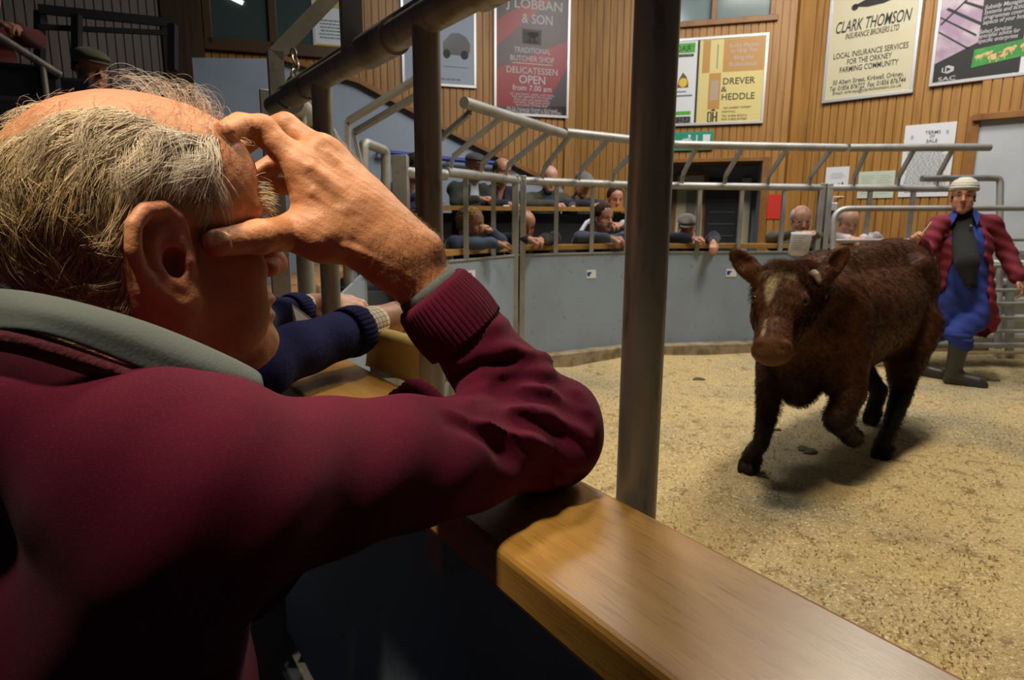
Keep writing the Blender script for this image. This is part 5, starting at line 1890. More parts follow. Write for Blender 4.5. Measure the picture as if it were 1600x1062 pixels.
v, f = S.mesh(1)
mesh_obj('overalls', v, f, mat('overalls_blue', (0.022, 0.050, 0.30), .85, bump=[(300, .3, .002), (30, .3, .008)], var=(7, (0.015, 0.03, 0.19), .4, .7)), o, True)
# collar flaps of the overalls
for s in (-1, 1):
    mb = MB()
    a = nk + RT * s * .055 + V3(0, 0, .04) + fwdH * .05
    mb.prism([a, a + RT * s * .055 + V3(0, 0, -.05) + fwdH * .04, a + RT * s * .035 + V3(0, 0, -.15) + fwdH * .10, a + V3(0, 0, -.06) + fwdH * .085], 0, fwdH * .012)
    part('collar_flap', mb, MATS['overalls_blue'], o, bevel=.004)
# dark jumper
S = SDF(lo, hi, .011)
S.cone(hips + V3(0, 0, .1), chst, .14, .150, 0, sq=(fwdH, 1.2))
S.cone(chst, nk + V3(0, 0, -.02), .145, .075, .05, sq=(fwdH, 1.2))
S.cone(nk + V3(0, 0, -.03), nk + V3(0, 0, .025) + fwdH * .01, .072, .066, .02)
S.chain([nk + fwdH * .05 + V3(0, 0, -.03), nk + fwdH * .105 + V3(0, 0, -.16), hpx(1511, 412, DH - .155), hpx(1514, 440, DH - .150)], [.05, .088, .088, .045], .02, sq=(fwdH, 1.9))
v, f = S.mesh(1)
mesh_obj('jumper', v, f, mat('jumper_black', (0.014, 0.014, 0.015), .95, bump=[(180, .6, .004)]), o, True)
# coat, open at the front, skirt hanging on the right of the picture
S = SDF(lo, hi, .009)
S.cone(chst, nk - V3(0, 0, .05), .185, .105, 0, sq=(fwdH, 1.2))
S.cone(hips, chst, .205, .195, .05, sq=(fwdH, 1.35))
S.cone(hips + V3(0, 0, -.14) + RT * .03 - fwdH * .03, hips, .225, .205, .05, sq=(fwdH, 1.45))
for (a, b, c) in ((shL, elL, wrL), (shR, elR, wrR)):
    S.cone(nk - V3(0, 0, .05), a, .075, .07, .05)
    S.cone(a, b, .076, .068, .03)
    S.cone(b, c, .068, .060, .02)
# hollow it and cut the opening
S.cone(hips + V3(0, 0, -.5), hips + V3(0, 0, -.05), .205, .185, .0, sub=True, sq=(fwdH, 1.35))
q0, q1 = hpx(1500, 320, DH - .22), hpx(1499, 480, DH - .25)
for (ta, tb, r_) in ((nk + fwdH * .16 + V3(0, 0, .05), hips + fwdH * .19 + V3(0, 0, .25), .115), (hips + fwdH * .19 + V3(0, 0, .25), hips + fwdH * .24 - RT * .03 + V3(0, 0, -.1), .16),
                     (hips + fwdH * .24 - RT * .03, hips + fwdH * .24 - RT * .10 + V3(0, 0, -.5), .20)):
    S.cone(ta, tb, r_, r_, .01, sub=True, sq=(fwdH, .55))
S.disp(lambda x, y, z: .006 * np.sin(30 * x + 8 * z + 2) * np.sin(14 * z + 1) + .004 * np.sin(70 * z + 30 * x))
v, f = S.mesh(1)
mesh_obj('coat', v, f, mat('coat_red', (0.20, 0.012, 0.028), .85, bump=[(300, .3, .002), (26, .3, .008)], var=(6, (0.13, 0.008, 0.02), .4, .7)), o, True)
# skin
S = SDF(lo, hi, .0075)
S.cone(hips, chst, .09, .10, 0)
S.cone(chst, nk, .10, .058, .03)
for (a, b, c, s) in ((shL, elL, wrL, 1), (shR, elR, wrR, -1)):
    S.cone(chst, a, .05, .035, .02)
    S.cone(a - V3(0, 0, .01), b, .034, .032, .01)
    S.cone(b, c, .032, .029, .01)
hand_prims(S, wrR + unit(wrR - elR) * .02, unit(unit(wrR - elR) + V3(.1, -.1, -.2)), V3(.5, -.5, .6), 1.0, .55, side=-1, k=.005)
hand_prims(S, wrL + unit(wrL - elL) * .02, unit(unit(wrL - elL) + V3(0, 0, .35)), V3(-.6, -.2, .6), 1.0, .8, side=1, grip=.6, k=.005)
for (hp1, kn1, bt1) in ((hips + RT * .08, kneeA, bootA), (hips - RT * .08, kneeB, bootB)):
    S.chain([hp1, kn1, bt1 * V3(.8, .8, 0) + kn1 * V3(.2, .2, 0) + V3(0, 0, .34), bt1 + V3(0, 0, .1)], [.05, .035, .03, .03], .01)
S.cone(nk, HH(-.03, 0, -.05), .06, .06, .03)
head_prims(S, HH, neck=0)
v, f = S.mesh(1)
q = HH.loc(v)
red = np.clip(1 - np.linalg.norm((q - [.105, 0, -.02]) / [.05, .06, .04], axis=1), 0, 1) * .6
mesh_obj('body', v, f, SK1, o, True, attrs={'red': red, 'scalp': np.zeros(len(v))})
mb = MB()
for s in (1, -1):
    mb.tube([HH(.083, s * .032, .0195), HH(.0875, s * .032, .019)], [.0068, .0050], 10)
part('eyes', mb, mat('eye_dark', (0.02, 0.015, 0.012), 0.2), o)
for s in (1, -1):
    mb = MB().tube([HH(.098, s * .010, .043), HH(.094, s * .03, .048), HH(.078, s * .05, .042)], [.004, .005, .003], 8)
    part('eyebrow', mb, mat('hair_dark', (0.05, 0.04, 0.03), .6), o)
# hair at the sides, then the hat
S2 = SDF(HH(0, 0, 0) - .2, HH(0, 0, 0) + .2, .006)
S2.ell(HH(-.02, 0, .0), (.092 * HH.s, .080 * HH.s, .05 * HH.s), HH.ax())
S2.half(HH(.020, 0, 0), HH.x)
for s in (1, -1):
    S2.ell(HH(.03, s * .078, -.04), (.04, .05, .05), HH.ax(), .01, True)
v, f = S2.mesh(1)
mesh_obj('hair', v, f, mat('hair_dark', (0.05, 0.04, 0.03), .6), o, True)
S2 = SDF(HH(0, 0, .08) - .22, HH(0, 0, .08) + .22, .0055)
k = HH.s
S2.ell(HH(-.012, 0, .080), (.114 * k, .094 * k, .076 * k), HH.ax())
S2.half(HH(0, 0, .050), -HH.z + HH.x * .16, .012)
S2.cone(HH(-.012, 0, .060), HH(-.013, 0, .068), .0, .0)
ring_ = [HH(-.012 + .107 * math.cos(a_), .087 * math.sin(a_), .062 + .016 * math.cos(a_)) for a_ in np.linspace(0, 6.2832, 25)]
S2.chain(ring_, [.012] * 25, .012)
S2.disp(lambda x, y, z: .0025 * np.sin(300 * z) + .0015 * np.sin(260 * x) * np.sin(240 * y))
v, f = S2.mesh(1)
mesh_obj('woolly_hat', v, f, mat('hat_wool', (0.50, 0.47, 0.40), .95, bump=[(220, .7, .004)]), o, True)
# rubber boots
for (bt, kn1) in ((bootA, kneeA), (bootB, kneeB)):
    toe = unit(V3(.75, -.65, 0))
    S2 = SDF(bt - .35, bt + V3(.35, .35, .55), .0075)
    ank = bt + V3(0, 0, .10) - toe * .03
    top = bt * .8 + kn1 * .2
    top[2] = .40
    S2.cone(ank, top, .058, .076, 0)
    S2.cone(ank + V3(0, 0, -.03), bt + toe * .15 + V3(0, 0, .052), .062, .048, .04)
    S2.cone(bt - toe * .05 + V3(0, 0, .03), bt + toe * .17 + V3(0, 0, .03), .046, .048, .01)
    S2.half(bt + V3(0, 0, .012), V3(0, 0, -1))
    v, f = S2.mesh(1)
    mesh_obj('boot', v, f, mat('boot_rubber', (0.035, 0.036, 0.030), .35), o, True)
for k_ in range(5):
    c = nk + fwdH * .155 + RT * .045 + V3(0, 0, -.10 - .075 * k_)
    part('button', MB().tube([c, c + fwdH * .03], .007, 8), M_alu, o)
# pale switch held above the back of the cow
q = wrL + unit(wrL - elL) * .10
o2 = thing('stick', 'short pale stick held in the hand above the back of the cow', 'stick', tuple(q))
part('shaft', MB().tube([q + V3(.02, 0, -.05), q + V3(.05, -.03, .04), q + V3(.09, -.06, .13)], [.011, .010, .008], 8), mat('stick_pale', (0.55, 0.42, 0.26), .6), o2)
# ================================================================== foreground: the man in maroon
fdir = V3(math.cos(math.radians(48.5)), math.sin(math.radians(48.5)), 0.02)
_ft = Frame(V3(0, 0, 0), fdir)
earP = P(284, 398, .515)
OH = earP + .071 * _ft.y
HO = Frame(OH, fdir, sc=1.0)
man = thing('person', 'grey haired balding person in maroon jumper, hand raised to his forehead, elbow on the ledge', 'person',
            (float(OH[0]) - .12, float(OH[1]) - .10, 0.0))
M_old = M_skin('skin_weathered', (0.52, 0.22, 0.10), red=(0.54, 0.17, 0.12), hair=(0.30, 0.20, 0.11), rough=.55,
               bump=((420, .35, .0012), (140, .35, .0016), (1500, .2, .0004)))
S = SDF(HO(0, 0, .02) - V3(.165, .165, .21), HO(0, 0, .02) + V3(.165, .165, .145), .0019)
head_prims(S, HO, ears=False, neck=.19)
HE = Frame(HO(-.001, .012, -.002), HO.x, HO.z, sc=1.13)
ear_prims(S, HE, -1)
S.ell(HO(-.010, .075, .004), (.019, .009, .031), HO.ax(), .004)
# fuller lips and chin
S.ell(HO(.098, 0, -.052), (.014, .020, .0085), HO.ax(), .006)
S.ell(HO(.097, 0, -.068), (.013, .019, .0085), HO.ax(), .006)
S.cone(HO(.098, -.026, -.0600), HO(.116, 0, -.0600), .0022, .0022, .003, sub=True)
S.ell(HO(.094, 0, -.094), (.017, .022, .017), HO.ax(), .012)
# heavy neck, cheek folds, jowl
S.cone(HO(-.02, -.02, -.05), HO(-.05, -.01, -.19), .056, .066, .03)
S.ell(HO(.030, -.044, -.062), (.034, .020, .034), HO.ax(), .02)
S.ell(HO(.055, 0, -.100), (.034, .030, .020), HO.ax(), .02)
S.chain([HO(.094, -.026, -.030), HO(.088, -.034, -.050), HO(.080, -.035, -.066)], [.0010, .0014, .0010], .008, sub=True)
for kx in range(3):
    S.chain([HO(.068, -.058, .022 - kx * .007), HO(.052, -.0655, .020 - kx * .013)], [.0012, .0010], .004, sub=True)
S.disp(lambda x, y, z: .0002 * np.sin(420 * z + 200 * x) * np.sin(380 * y) + .0003 * np.sin(160 * z) * np.sin(150 * x))
hV, hF = S.mesh(1)
HEADSDF = S

def ray_hit(S, px, py, d0=.30, d1=.95):
    r = P(px, py, 1.0) - CAM
    ts = np.arange(d0, d1, .0025)
    p = CAM + ts[:, None] * r
    i = np.round((p - S.lo) / S.h).astype(int)
    ok = ((i >= 0) & (i < S.n)).all(1)
    v = np.ones(len(ts))
    v[ok] = S.D[tuple(i[ok].T)]
    h_ = np.nonzero(v < 0)[0]
    return None if len(h_) == 0 else p[h_[0]]
def near_head(px, py, gap):
    h_ = ray_hit(HEADSDF, px, py)
    return h_ + unit(CAM - h_) * gap
# raised right hand and forearm
W = P(632, 408, .655)
E = P(858, 680, .70)
idx = [P(470, 262, .612), P(410, 203, .606), P(375, 196, .592), near_head(352, 206, .004)]
mid = [P(500, 236, .634), P(446, 198, .640), P(408, 205, .640), P(376, 230, .628)]
rng_ = [P(520, 248, .656), P(462, 238, .676), P(425, 258, .676), P(398, 274, .664)]
lit = [P(530, 276, .676), P(482, 276, .694), P(452, 290, .690), P(430, 290, .682)]
tipT = near_head(340, 379, .013)
thb = [P(575, 380, .640), P(506, 368, .618), P(448, 364, .602), P(392, 366, .578), tipT]
thb[3] = tipT * .45 + thb[2] * .55 + unit(CAM - tipT) * .004
S = SDF(np.minimum.reduce([W, thb[-1], lit[-1], idx[1]]) - .05, np.maximum.reduce([W, E * .5 + W * .5, lit[1], rng_[1]]) + .05, .0015)
S.chain([W + (E - W) * .75, W + (E - W) * .3, W], [.040, .034, .0300], .02)
S.cone(W, P(560, 335, .645), .0285, .030, .02)
for k_, (q, r0) in enumerate(((idx, .0150), (mid, .0150), (rng_, .0140), (lit, .0130))):
    S.cone(W + (q[0] - W) * .12, q[0], .026, r0 + .0015, .022)
    S.chain(q, [r0 - .0006, .0130 - .0006 * k_, .0119 - .0006 * k_, .0096], .004)
    S.ell(q[0] + .004 * unit(CAM - q[0]), (.0125, .0125, .0125), None, .010)
    S.ell(q[1], (.0136, .0136, .0136), None, .006)
S.chain(thb, [.024, .0215, .0170, .0142, .0118], .012)
S.cone(thb[0], W, .026, .029, .015)
S.cone(thb[1], idx[0] * .55 + thb[1] * .45, .017, .018, .022)
S.cone(W * .5 + idx[0] * .5, thb[1], .020, .018, .02)
S.ell(thb[3] + .001 * unit(CAM - thb[3]), (.0150, .0150, .0150), None, .006)
# tendons, veins, wrist bones
dcam = unit(CAM - P(540, 320, .63))
for (a, b, r_) in (((600, 372, .632), (486, 262, .597), .0030), ((612, 355, .634), (512, 242, .618), .0028)):
    S.cone(P(*a), P(*b), r_, r_ * .8, .010)
for pts in ([(630, 400, .626), (585, 352, .618), (545, 322, .611), (520, 285, .610)], [(560, 330, .611), (520, 330, .604), (490, 300, .597)], [(640, 430, .628), (590, 405, .618), (540, 385, .606)]):
    S.chain([P(*p) for p in pts], [.0022] * len(pts), .006)
S.ell(P(668, 388, .645), (.014, .014, .014), None, .016)
S.disp(lambda x, y, z: .00018 * np.sin(500 * z + 330 * x) * np.sin(460 * y + 200 * z) + .0002 * np.sin(230 * x - 260 * z) * np.sin(170 * y))
nV, nF = S.mesh(1)
# hidden trunk and upper arm so that the figure is complete
shR = P(300, 772, .425)
nkB = HO(-.05, 0, -.17)
shL = nkB + (nkB - shR) * V3(.9, .9, -.2) + V3(0, 0, -.06)
hip = V3(nkB[0], nkB[1], 0) - VDIR * .16 + V3(0, 0, .60)
S = SDF(np.minimum.reduce([shR, shL, hip]) - .2, np.maximum.reduce([shR, shL, E, nkB]) + .12, .008)
chest_ = nkB + (hip - nkB) * .38
S.cone(hip, chest_, .11, .12, 0)
S.cone(chest_, nkB, .10, .058, .03)
S.cone(chest_, shR, .06, .05, .02)
S.cone(chest_, shL, .06, .05, .02)
S.cone(shR, E, .036, .028, .01)
S.cone(E, W + (E - W) * .4, .028, .028, .01)
elL_ = led(post_u(470, 0) * 0 + uB_ + .10, -.12, .06)
wrL_ = led(uB_ - .02, -.02, .05)
bV, bF = S.mesh(1)
V_, F_ = merge([(hV, hF), (nV, nF), (bV, bF)])
q = HO.loc(V_)
nh = len(hV)
ishead = np.arange(len(V_)) < nh
red = np.zeros(len(V_))
dist = lambda c, r: np.clip(1 - np.linalg.norm((q - np.array(c)) / np.array(r), axis=1), 0, 1)
red += 1.3 * dist((-.011, -.082, .012), (.036, .03, .046)) + .8 * dist((.112, 0, -.018), (.03, .03, .03)) + .6 * dist((.05, -.06, -.02), (.045, .03, .04)) + .8 * dist((-.02, 0, .135), (.09, .08, .05))
red = np.clip(red * ishead, 0, .85)

def hair_region(p):
    """1 where hair grows (p in head coordinates)"""
    x, y, z = p[:, 0], p[:, 1], p[:, 2]
    front = np.interp(z, [-.03, .0, .012, .03, .055, .085, .11, .14], [.006, .018, .026, .030, .032, .040, .052, .056])
    top = np.interp(x, [-.10, -.06, -.01, .03, .06, .09], [.085, .108, .108, .098, .088, .08])
    side = (x < front) & (z < top + .004 * np.sin(70 * x + 4))
    nape = z > np.interp(x, [-.12, -.075, -.045, -.025, .005], [-.075, -.068, -.045, -.02, -.012])
    earz = (np.abs(x + .010) < .026) & (z < .034) & (z > -.05)
    m = (side & nape & ~earz & (np.abs(y) < np.where((np.abs(x + .01) < .04) & (z < .06), .0775, 1))).astype(float)
    return m
sc = np.zeros(len(V_))
sc[:nh] = hair_region(q[:nh]) * .8
mesh_obj('body', V_, F_, M_old, man, True, attrs={'red': red, 'scalp': sc})
# thumb nail
nl = thb[4] + unit(CAM - thb[4]) * .0095 + unit(thb[3] - thb[4]) * .000
ta = unit(thb[3] - thb[4])
tn = unit(unit(CAM - thb[4]) + V3(0, 0, -.25))
tb_ = np.cross(ta, tn)
S = SDF(nl - .02, nl + .02, .0008)
S.ell(nl - tn * .004, (.0098, .0076, .0052), (ta, tb_, tn))
v, f = S.mesh(1)
mesh_obj('thumbnail', v, f, mat('nail', (0.56, 0.33, 0.20), .3), man, True)

# ---- hair
hp, hn = sample_surface(hV, hF, 60000)
hq = HO.loc(hp)
keep = hair_region(hq) > .5
hp, hq, hn = hp[keep][:17000], hq[keep][:17000], hn[keep][:17000]
# sparse strands over the bald crown and a wispy tuft above the brow
bp, bn = sample_surface(hV, hF, 30000)
bq = HO.loc(bp)
topm = (bq[:, 2] > .085) & (bq[:, 0] > -.11) & (bq[:, 0] < .075) & ~(hair_region(bq) > .5)
tp, tq, tn_ = bp[topm], bq[topm], bn[topm]
sel = rng.random(len(tp)) < np.where((tq[:, 0] > .015) & (tq[:, 1] > -.035), .34, np.where(tq[:, 2] < .118, .22, .02))
tp, tq, tn_ = tp[sel], tq[sel], tn_[sel]
hp, hq, hn = np.concatenate([hp, tp]), np.concatenate([hq, tq]), np.concatenate([hn, tn_])
istop = np.arange(len(hp)) >= len(hp) - len(tp)
n = len(hp)
K = 10
cl = np.sin(95 * hq[:, 0] + 40 * hq[:, 2]) * np.sin(80 * hq[:, 2] + 30 * hq[:, 0] + 1.3) + .6 * np.sin(210 * hq[:, 0] - 90 * hq[:, 2] + 2)
dx = np.interp(hq[:, 0], [-.10, -.04, .0, .03, .05], [-.35, -.55, -.30, .25, .55]) + .22 * cl
dx = np.where(hq[:, 2] > .07, np.interp(hq[:, 0], [-.08, .0, .06], [-.9, -.9, -.5]) + .25 * cl, dx)
tl = np.stack([dx, np.where(hq[:, 1] < 0, -.15, .15), -np.ones(n)], 1)
tl[istop] = np.stack([-.7 + .5 * rng.standard_normal(istop.sum()), np.where(tq[:, 1] > -.02, .3, -.9) + .5 * rng.standard_normal(istop.sum()), .0 + .3 * rng.standard_normal(istop.sum())], 1)
# tufts: every strand belongs to a lock that bends its own way
NG = 620
gi = rng.choice(n - istop.sum(), NG, replace=False)
gq = hq[gi]
own = np.array([np.argmin(((gq - c_) ** 2).sum(1)) for c_ in hq])
gdir = .34 * rng.standard_normal((NG, 3))
glift = .12 + .55 * rng.random(NG) ** 1.5
glen = .75 + .75 * rng.random(NG)
gwav = rng.standard_normal(NG)
gph = rng.random(NG) * 6.28
tl += np.where(istop[:, None], .0, 1.0) * gdir[own] + .13 * rng.standard_normal((n, 3))
ln = (.026 + .012 * rng.random(n)) * np.where(istop, 1, glen[own])
ln *= np.interp(hq[:, 2], [-.08, .0, .04, .10], [.6, .85, 1.2, 1.3])
ln[istop] = .022 + .022 * rng.random(istop.sum())
frz = istop & (hq[:, 0] > .005) & (hq[:, 1] > -.045)
ln[frz] = .030 + .024 * rng.random(frz.sum())
lift = glift[own] + .10 * rng.standard_normal(n)
lift = np.clip(lift, .06, .95)
lift[istop] = .35 + .35 * rng.random(istop.sum())
lift[frz] = .8 + .6 * rng.random(frz.sum())
pull = np.where(istop[:, None], 0.0, (hp[gi][own] - hp)) * .55
R3 = np.stack(HO.ax())            # rows
tw = tl @ R3
pth = np.zeros((n, K, 3))
cur = hp + hn * .0003
pth[:, 0] = cur
ctr = HO(-.01, 0, .045)
curl_ph = rng.random(n) * 6.28
for i in range(1, K):
    t = i / (K - 1)
    nrm = (cur - ctr)
    nrm /= np.linalg.norm(nrm, axis=1, keepdims=True)
    nrm = np.where(i < 3, 1.0, .0) * hn + np.where(i < 3, .0, 1.0) * nrm
    tg = tw - (tw * nrm).sum(1, keepdims=True) * nrm
    tg /= np.linalg.norm(tg, axis=1, keepdims=True) + 1e-9
    lf = lift * (1 - 1.15 * t)
    if frz.any():
        lf[frz] = lift[frz] * np.cos(2.2 * t + .0 * curl_ph[frz])
    d = tg + nrm * lf[:, None]
    # curl
    w_ = np.where(frz, .55, .12)[:, None]
    bi = np.cross(tg, nrm)
    d = d + w_ * (np.sin(curl_ph + 7 * t)[:, None] * bi) + np.where(istop, 0, .22 * gwav[own] * np.sin(gph[own] + 5 * t))[:, None] * bi
    d /= np.linalg.norm(d, axis=1, keepdims=True) + 1e-9
    cur = cur + d * (ln / (K - 1))[:, None]
    pth[:, i] = cur + pull * t ** 1.4
touch = np.zeros(n, bool)
for (a_, b_, r_) in ((thb[4], thb[3], .0135), (thb[3], thb[2], .016), (idx[3], idx[2], .011)):
    ab = b_ - a_
    fl = pth.reshape(-1, 3)
    t_ = np.clip(((fl - a_) @ ab) / np.dot(ab, ab), 0, 1)
    dd_ = np.linalg.norm(fl - a_ - t_[:, None] * ab, axis=1).reshape(n, K)
    # also clear the line of hair lying over the finger pads
    touch |= (dd_ < r_).any(1)
eq = HE.loc(pth.reshape(-1, 3))
over = ((np.abs((eq[:, 0] + .012) / .027) ** 2 + np.abs((eq[:, 2] - .001) / .038) ** 2) < 1) & (eq[:, 1] < -.066)
touch |= over.reshape(n, K).any(1)
pth, istop, own, hq, gsel = pth[~touch], istop[~touch], own[~touch], hq[~touch], None
n = len(pth)
hv, hf = strands(pth, np.where(istop, .00016, .00030) * (.8 + .5 * rng.random(n)), .3)
tone = np.repeat(np.clip(.45 + np.where(istop, .1, .16 * gwav[own]) + .28 * rng.standard_normal(n) + np.interp(hq[:, 2], [-.05, .06, .1], [-.25, .0, .35]), 0, 1), K * 3)
M_ohair = mat('hair_grey_blond', (0.30, 0.18, 0.060), .42, attr=[('tone', (0.88, 0.70, 0.42)), ('grey', (0.62, 0.55, 0.47))], spec=.4)
mesh_obj('hair', hv, hf, M_ohair, man, True, attrs={'tone': tone, 'grey': np.repeat(np.clip(np.interp(hq[:, 0], [-.06, -.01, .03], [0, .45, .85]) + np.interp(hq[:, 2], [.06, .11], [0, .4]), 0, 1), K * 3)})
# bushy eyebrow hairs
n2 = 260
bx = rng.random(n2)
base = np.stack([np.interp(bx, [0, 1], [.099, .074]), np.interp(bx, [0, 1], [-.010, -.050]), .046 + .006 * rng.standard_normal(n2)], 1)
bw = np.array([HO(*p) for p in base])
dr_ = np.array([(HO.x * (1.0 + .3 * rng.standard_normal()) - HO.y * (.35 + .35 * rng.standard_normal()) + HO.z * (.1 + .5 * rng.standard_normal())) for _ in range(n2)])
dr_ /= np.linalg.norm(dr_, axis=1, keepdims=True)
lb = .012 + .010 * rng.random(n2)
pb = np.stack([bw + dr_ * (lb * t)[:, None] + HO.z * (-.006 * t * t) for t in np.linspace(0, 1, 6)], 1)
ev, ef = strands(pb, .00035, .3)
mesh_obj('eyebrow', ev, ef, M_ohair, man, True, attrs={'tone': np.repeat(.5 + .4 * rng.random(n2), 18), 'grey': np.full(n2 * 18, .3)})
mb = MB()
for s in (1, -1):
    mb.tube([HO(.083, s * .032, .0195), HO(.0875, s * .032, .019)], [.0068, .0050], 10)
part('eyes', mb, mat('eye_dark', (0.02, 0.015, 0.012), 0.2), man)
# short hairs on the forearm and wrist
fp, fn = sample_surface(nV, nF, 5200)
dW = (fp - W) @ unit(W - E)
ok = (dW < .035) & (dW > -.09)
fp, fn = fp[ok][:1500], fn[ok][:1500]
dd = unit(E - W) * -.4 + .5 * rng.standard_normal(fp.shape) + V3(0, 0, -.3)
dd -= (dd * fn).sum(1, keepdims=True) * fn
dd /= np.linalg.norm(dd, axis=1, keepdims=True)
la = (.006 + .006 * rng.random(len(fp)))[:, None]
pa_ = np.stack([fp + dd * la * t + fn * la * (.6 * t - .3 * t * t) for t in (0, .33, .66, 1)], 1)
av, af = strands(pa_, .00010, .4)
mesh_obj('arm_hair', av, af, mat('arm_hair', (0.36, 0.22, 0.10), .5), man, True)

# ---- maroon jumper
M_mar = mat('jumper_maroon', (0.088, 0.0045, 0.021), .9, bump=[(1500, .35, .0008), (45, .15, .003)],
            var=[(14, (0.07, 0.0035, 0.017), .4, .7), (900, (0.13, 0.009, 0.034), .52, .72)], sheen=.03, spec=.15)
lo = np.minimum.reduce([shR, hip, shL, nkB]) - .22
hi = np.maximum.reduce([E + .09, W, shL + .1, nkB + .05])
lo[2] = .40
S = SDF(lo, hi, .0042)
tl_ = unit(shR - shL)
S.cone(hip, chest_, .165, .170, 0, sq=(VDIR, 1.15))
S.cone(chest_, nkB - V3(0, 0, .04), .165, .085, .06)
S.cone(nkB - V3(0, 0, .095), shR, .062, .058, .04)
S.cone(nkB - V3(0, 0, .055), shL, .075, .070, .05)
S.cone(shR + V3(0, 0, -.02), chest_ + (shR - chest_) * .5, .07, .10, .05)
mU = shR + (E - shR) * .5 + V3(0, 0, -.004)
S.chain([shR, mU, E], [.066, .057, .050], .03)
S.chain([P(-330, 660, .46), P(-120, 655, .43), P(90, 668, .415), P(230, 700, .420), shR], [.055, .050, .050, .052, .056], .04)
Wc = W + (E - W) * .36
S.chain([E + V3(0, 0, .01), E + (Wc - E) * .45, Wc], [.052, .050, .040], .03)
S.ell(E + unit(E - shR) * .004 + V3(0, 0, .004), (.056, .056, .056), None, .02)
S.cone(shL, shL - VDIR * -.16 + UDIR * .02 + V3(0, 0, -.20), .07, .055, .03)
S.cone(shL - VDIR * -.16 + UDIR * .02 + V3(0, 0, -.20), led(.30, -.10, .06), .055, .045, .03)
# folds gathered at the crook of the elbow
FOLD = [([(706, 572), (748, 552), (800, 548), (850, 556), (884, 575)], .0085), ([(772, 588), (816, 574), (868, 584), (905, 610)], .0085),
        ([(752, 612), (806, 602), (866, 612), (915, 640)], .0080), ([(735, 626), (790, 634), (856, 652), (922, 690)], .0085),
        ([(745, 655), (800, 676), (860, 706), (902, 738)], .0080), ([(700, 640), (750, 668), (820, 716), (866, 752)], .0075),
        ([(735, 520), (790, 505), (842, 520)], .0065)]
fold_pts = []
for pts, r_ in FOLD:
    hs = []
    for i in range(len(pts) - 1):
        for t in (0, .33, .67):
            hs.append(ray_hit(S, pts[i][0] * (1 - t) + pts[i + 1][0] * t, pts[i][1] * (1 - t) + pts[i + 1][1] * t))
    hs.append(ray_hit(S, *pts[-1]))
    fold_pts.append(([h for h in hs if h is not None], r_))
for hs, r_ in fold_pts:
    m_ = len(hs)
    if m_ > 1:
        S.chain([h + (h - CAM) * .004 for h in hs], [r_ * (.45 + .55 * math.sin(math.pi * (i + .5) / m_)) for i in range(m_)], .007)
for pts, r_ in FOLD[:-1]:
    hs = [ray_hit(S, x_ + 6, y_ + 15) for (x_, y_) in pts]
    hs = [h for h in hs if h is not None]
    if len(hs) > 1:
        S.chain([h - (h - CAM) * .002 for h in hs], [.0050] * len(hs), .010, sub=True)
S.disp(lambda x, y, z: .0025 * np.sin(38 * x + 20 * z + 1) * np.sin(33 * y + 2) + .0016 * np.sin(75 * x - 60 * z + 30 * y))
v, f = S.mesh(1)
mesh_obj('jumper', v, f, M_mar, man, True)
JUMPER = S
# ribbed cuff
aC = unit(E - W)
c0 = W + (E - W) * .175
c1 = Wc + aC * .012
s1 = unit(np.cross(aC, V3(0, 0, 1)))
s2 = np.cross(s1, aC)
nA, nL = 260, 14
V, F = [], []
for j in range(nL + 1):
    t = j / nL
    base_r = .0375 + .004 * t + .003 * math.sin(math.pi * t)
    if j == 0:
        base_r -= .003
    for i in range(nA):
        a_ = 2 * math.pi * i / nA
        rr = base_r + .0011 * math.sin(52 * a_) + .0012 * math.sin(3 * a_ + 1)
        V.append(c0 + (c1 - c0) * t + rr * (math.cos(a_) * s1 + math.sin(a_) * s2))
for j in range(nL):
    for i in range(nA):
        i2 = (i + 1) % nA
        F.append((j * nA + i, j * nA + i2, (j + 1) * nA + i2, (j + 1) * nA + i))
cu = part('cuff', MB().add(V, F), M_mar, man, smooth=True)
cu['label'] = 'ribbed maroon cuff'
sd = cu.modifiers.new('solid', 'SOLIDIFY')
sd.thickness = .004
# grey shirt: cuff edge and collar
M_sh = mat('shirt_grey', (0.085, 0.103, 0.105), .8, bump=[(500, .3, .001), (25, .2, .004)], var=(9, (0.09, 0.11, 0.11), .4, .7))
mb = MB()
cs = [c0 + aC * -.010, c0 + aC * -.004, c0 + aC * .03]
mb.tube(cs, [.0330, .0345, .0350], 40, cap=False)
sc_ = part('shirt_cuff', mb, M_sh, man, smooth=True)
sd = sc_.modifiers.new('solid', 'SOLIDIFY')
sd.thickness = .002
def strip(name, top, bot, m, th, parent, sub=2):
    n_ = len(top)
    rows = 5
    V, F = [], []
    for i in range(n_):
        a, b = np.asarray(top[i]), np.asarray(bot[i])
        for j in range(rows):
            t = j / (rows - 1)
            V.append(a * (1 - t) + b * t + unit(CAM - a) * .008 * math.sin(math.pi * min(t * 1.2, 1)))
    for i in range(n_ - 1):
        for j in range(rows - 1):
            F.append((i * rows + j, i * rows + j + 1, (i + 1) * rows + j + 1, (i + 1) * rows + j))
    o = part(name, MB().add(V, F), m, parent, smooth=True)
    sd = o.modifiers.new('solid', 'SOLIDIFY')
    sd.thickness = th
    sd.offset = 0
    sb = o.modifiers.new('subsurf', 'SUBSURF')
    sb.levels = sb.render_levels = sub
    return o
top = [P(-190, 478, .43), P(-80, 450, .395), P(20, 449, .385), P(112, 468, .393), P(228, 500, .415), P(325, 540, .446), P(412, 582, .485)]
bot = [P(-190, 540, .42), P(-80, 520, .375), P(10, 512, .366), P(85, 522, .374), P(190, 566, .395), P(300, 610, .42), P(420, 625, .478)]
strip('shirt_collar', top, bot, M_sh, .004, man)
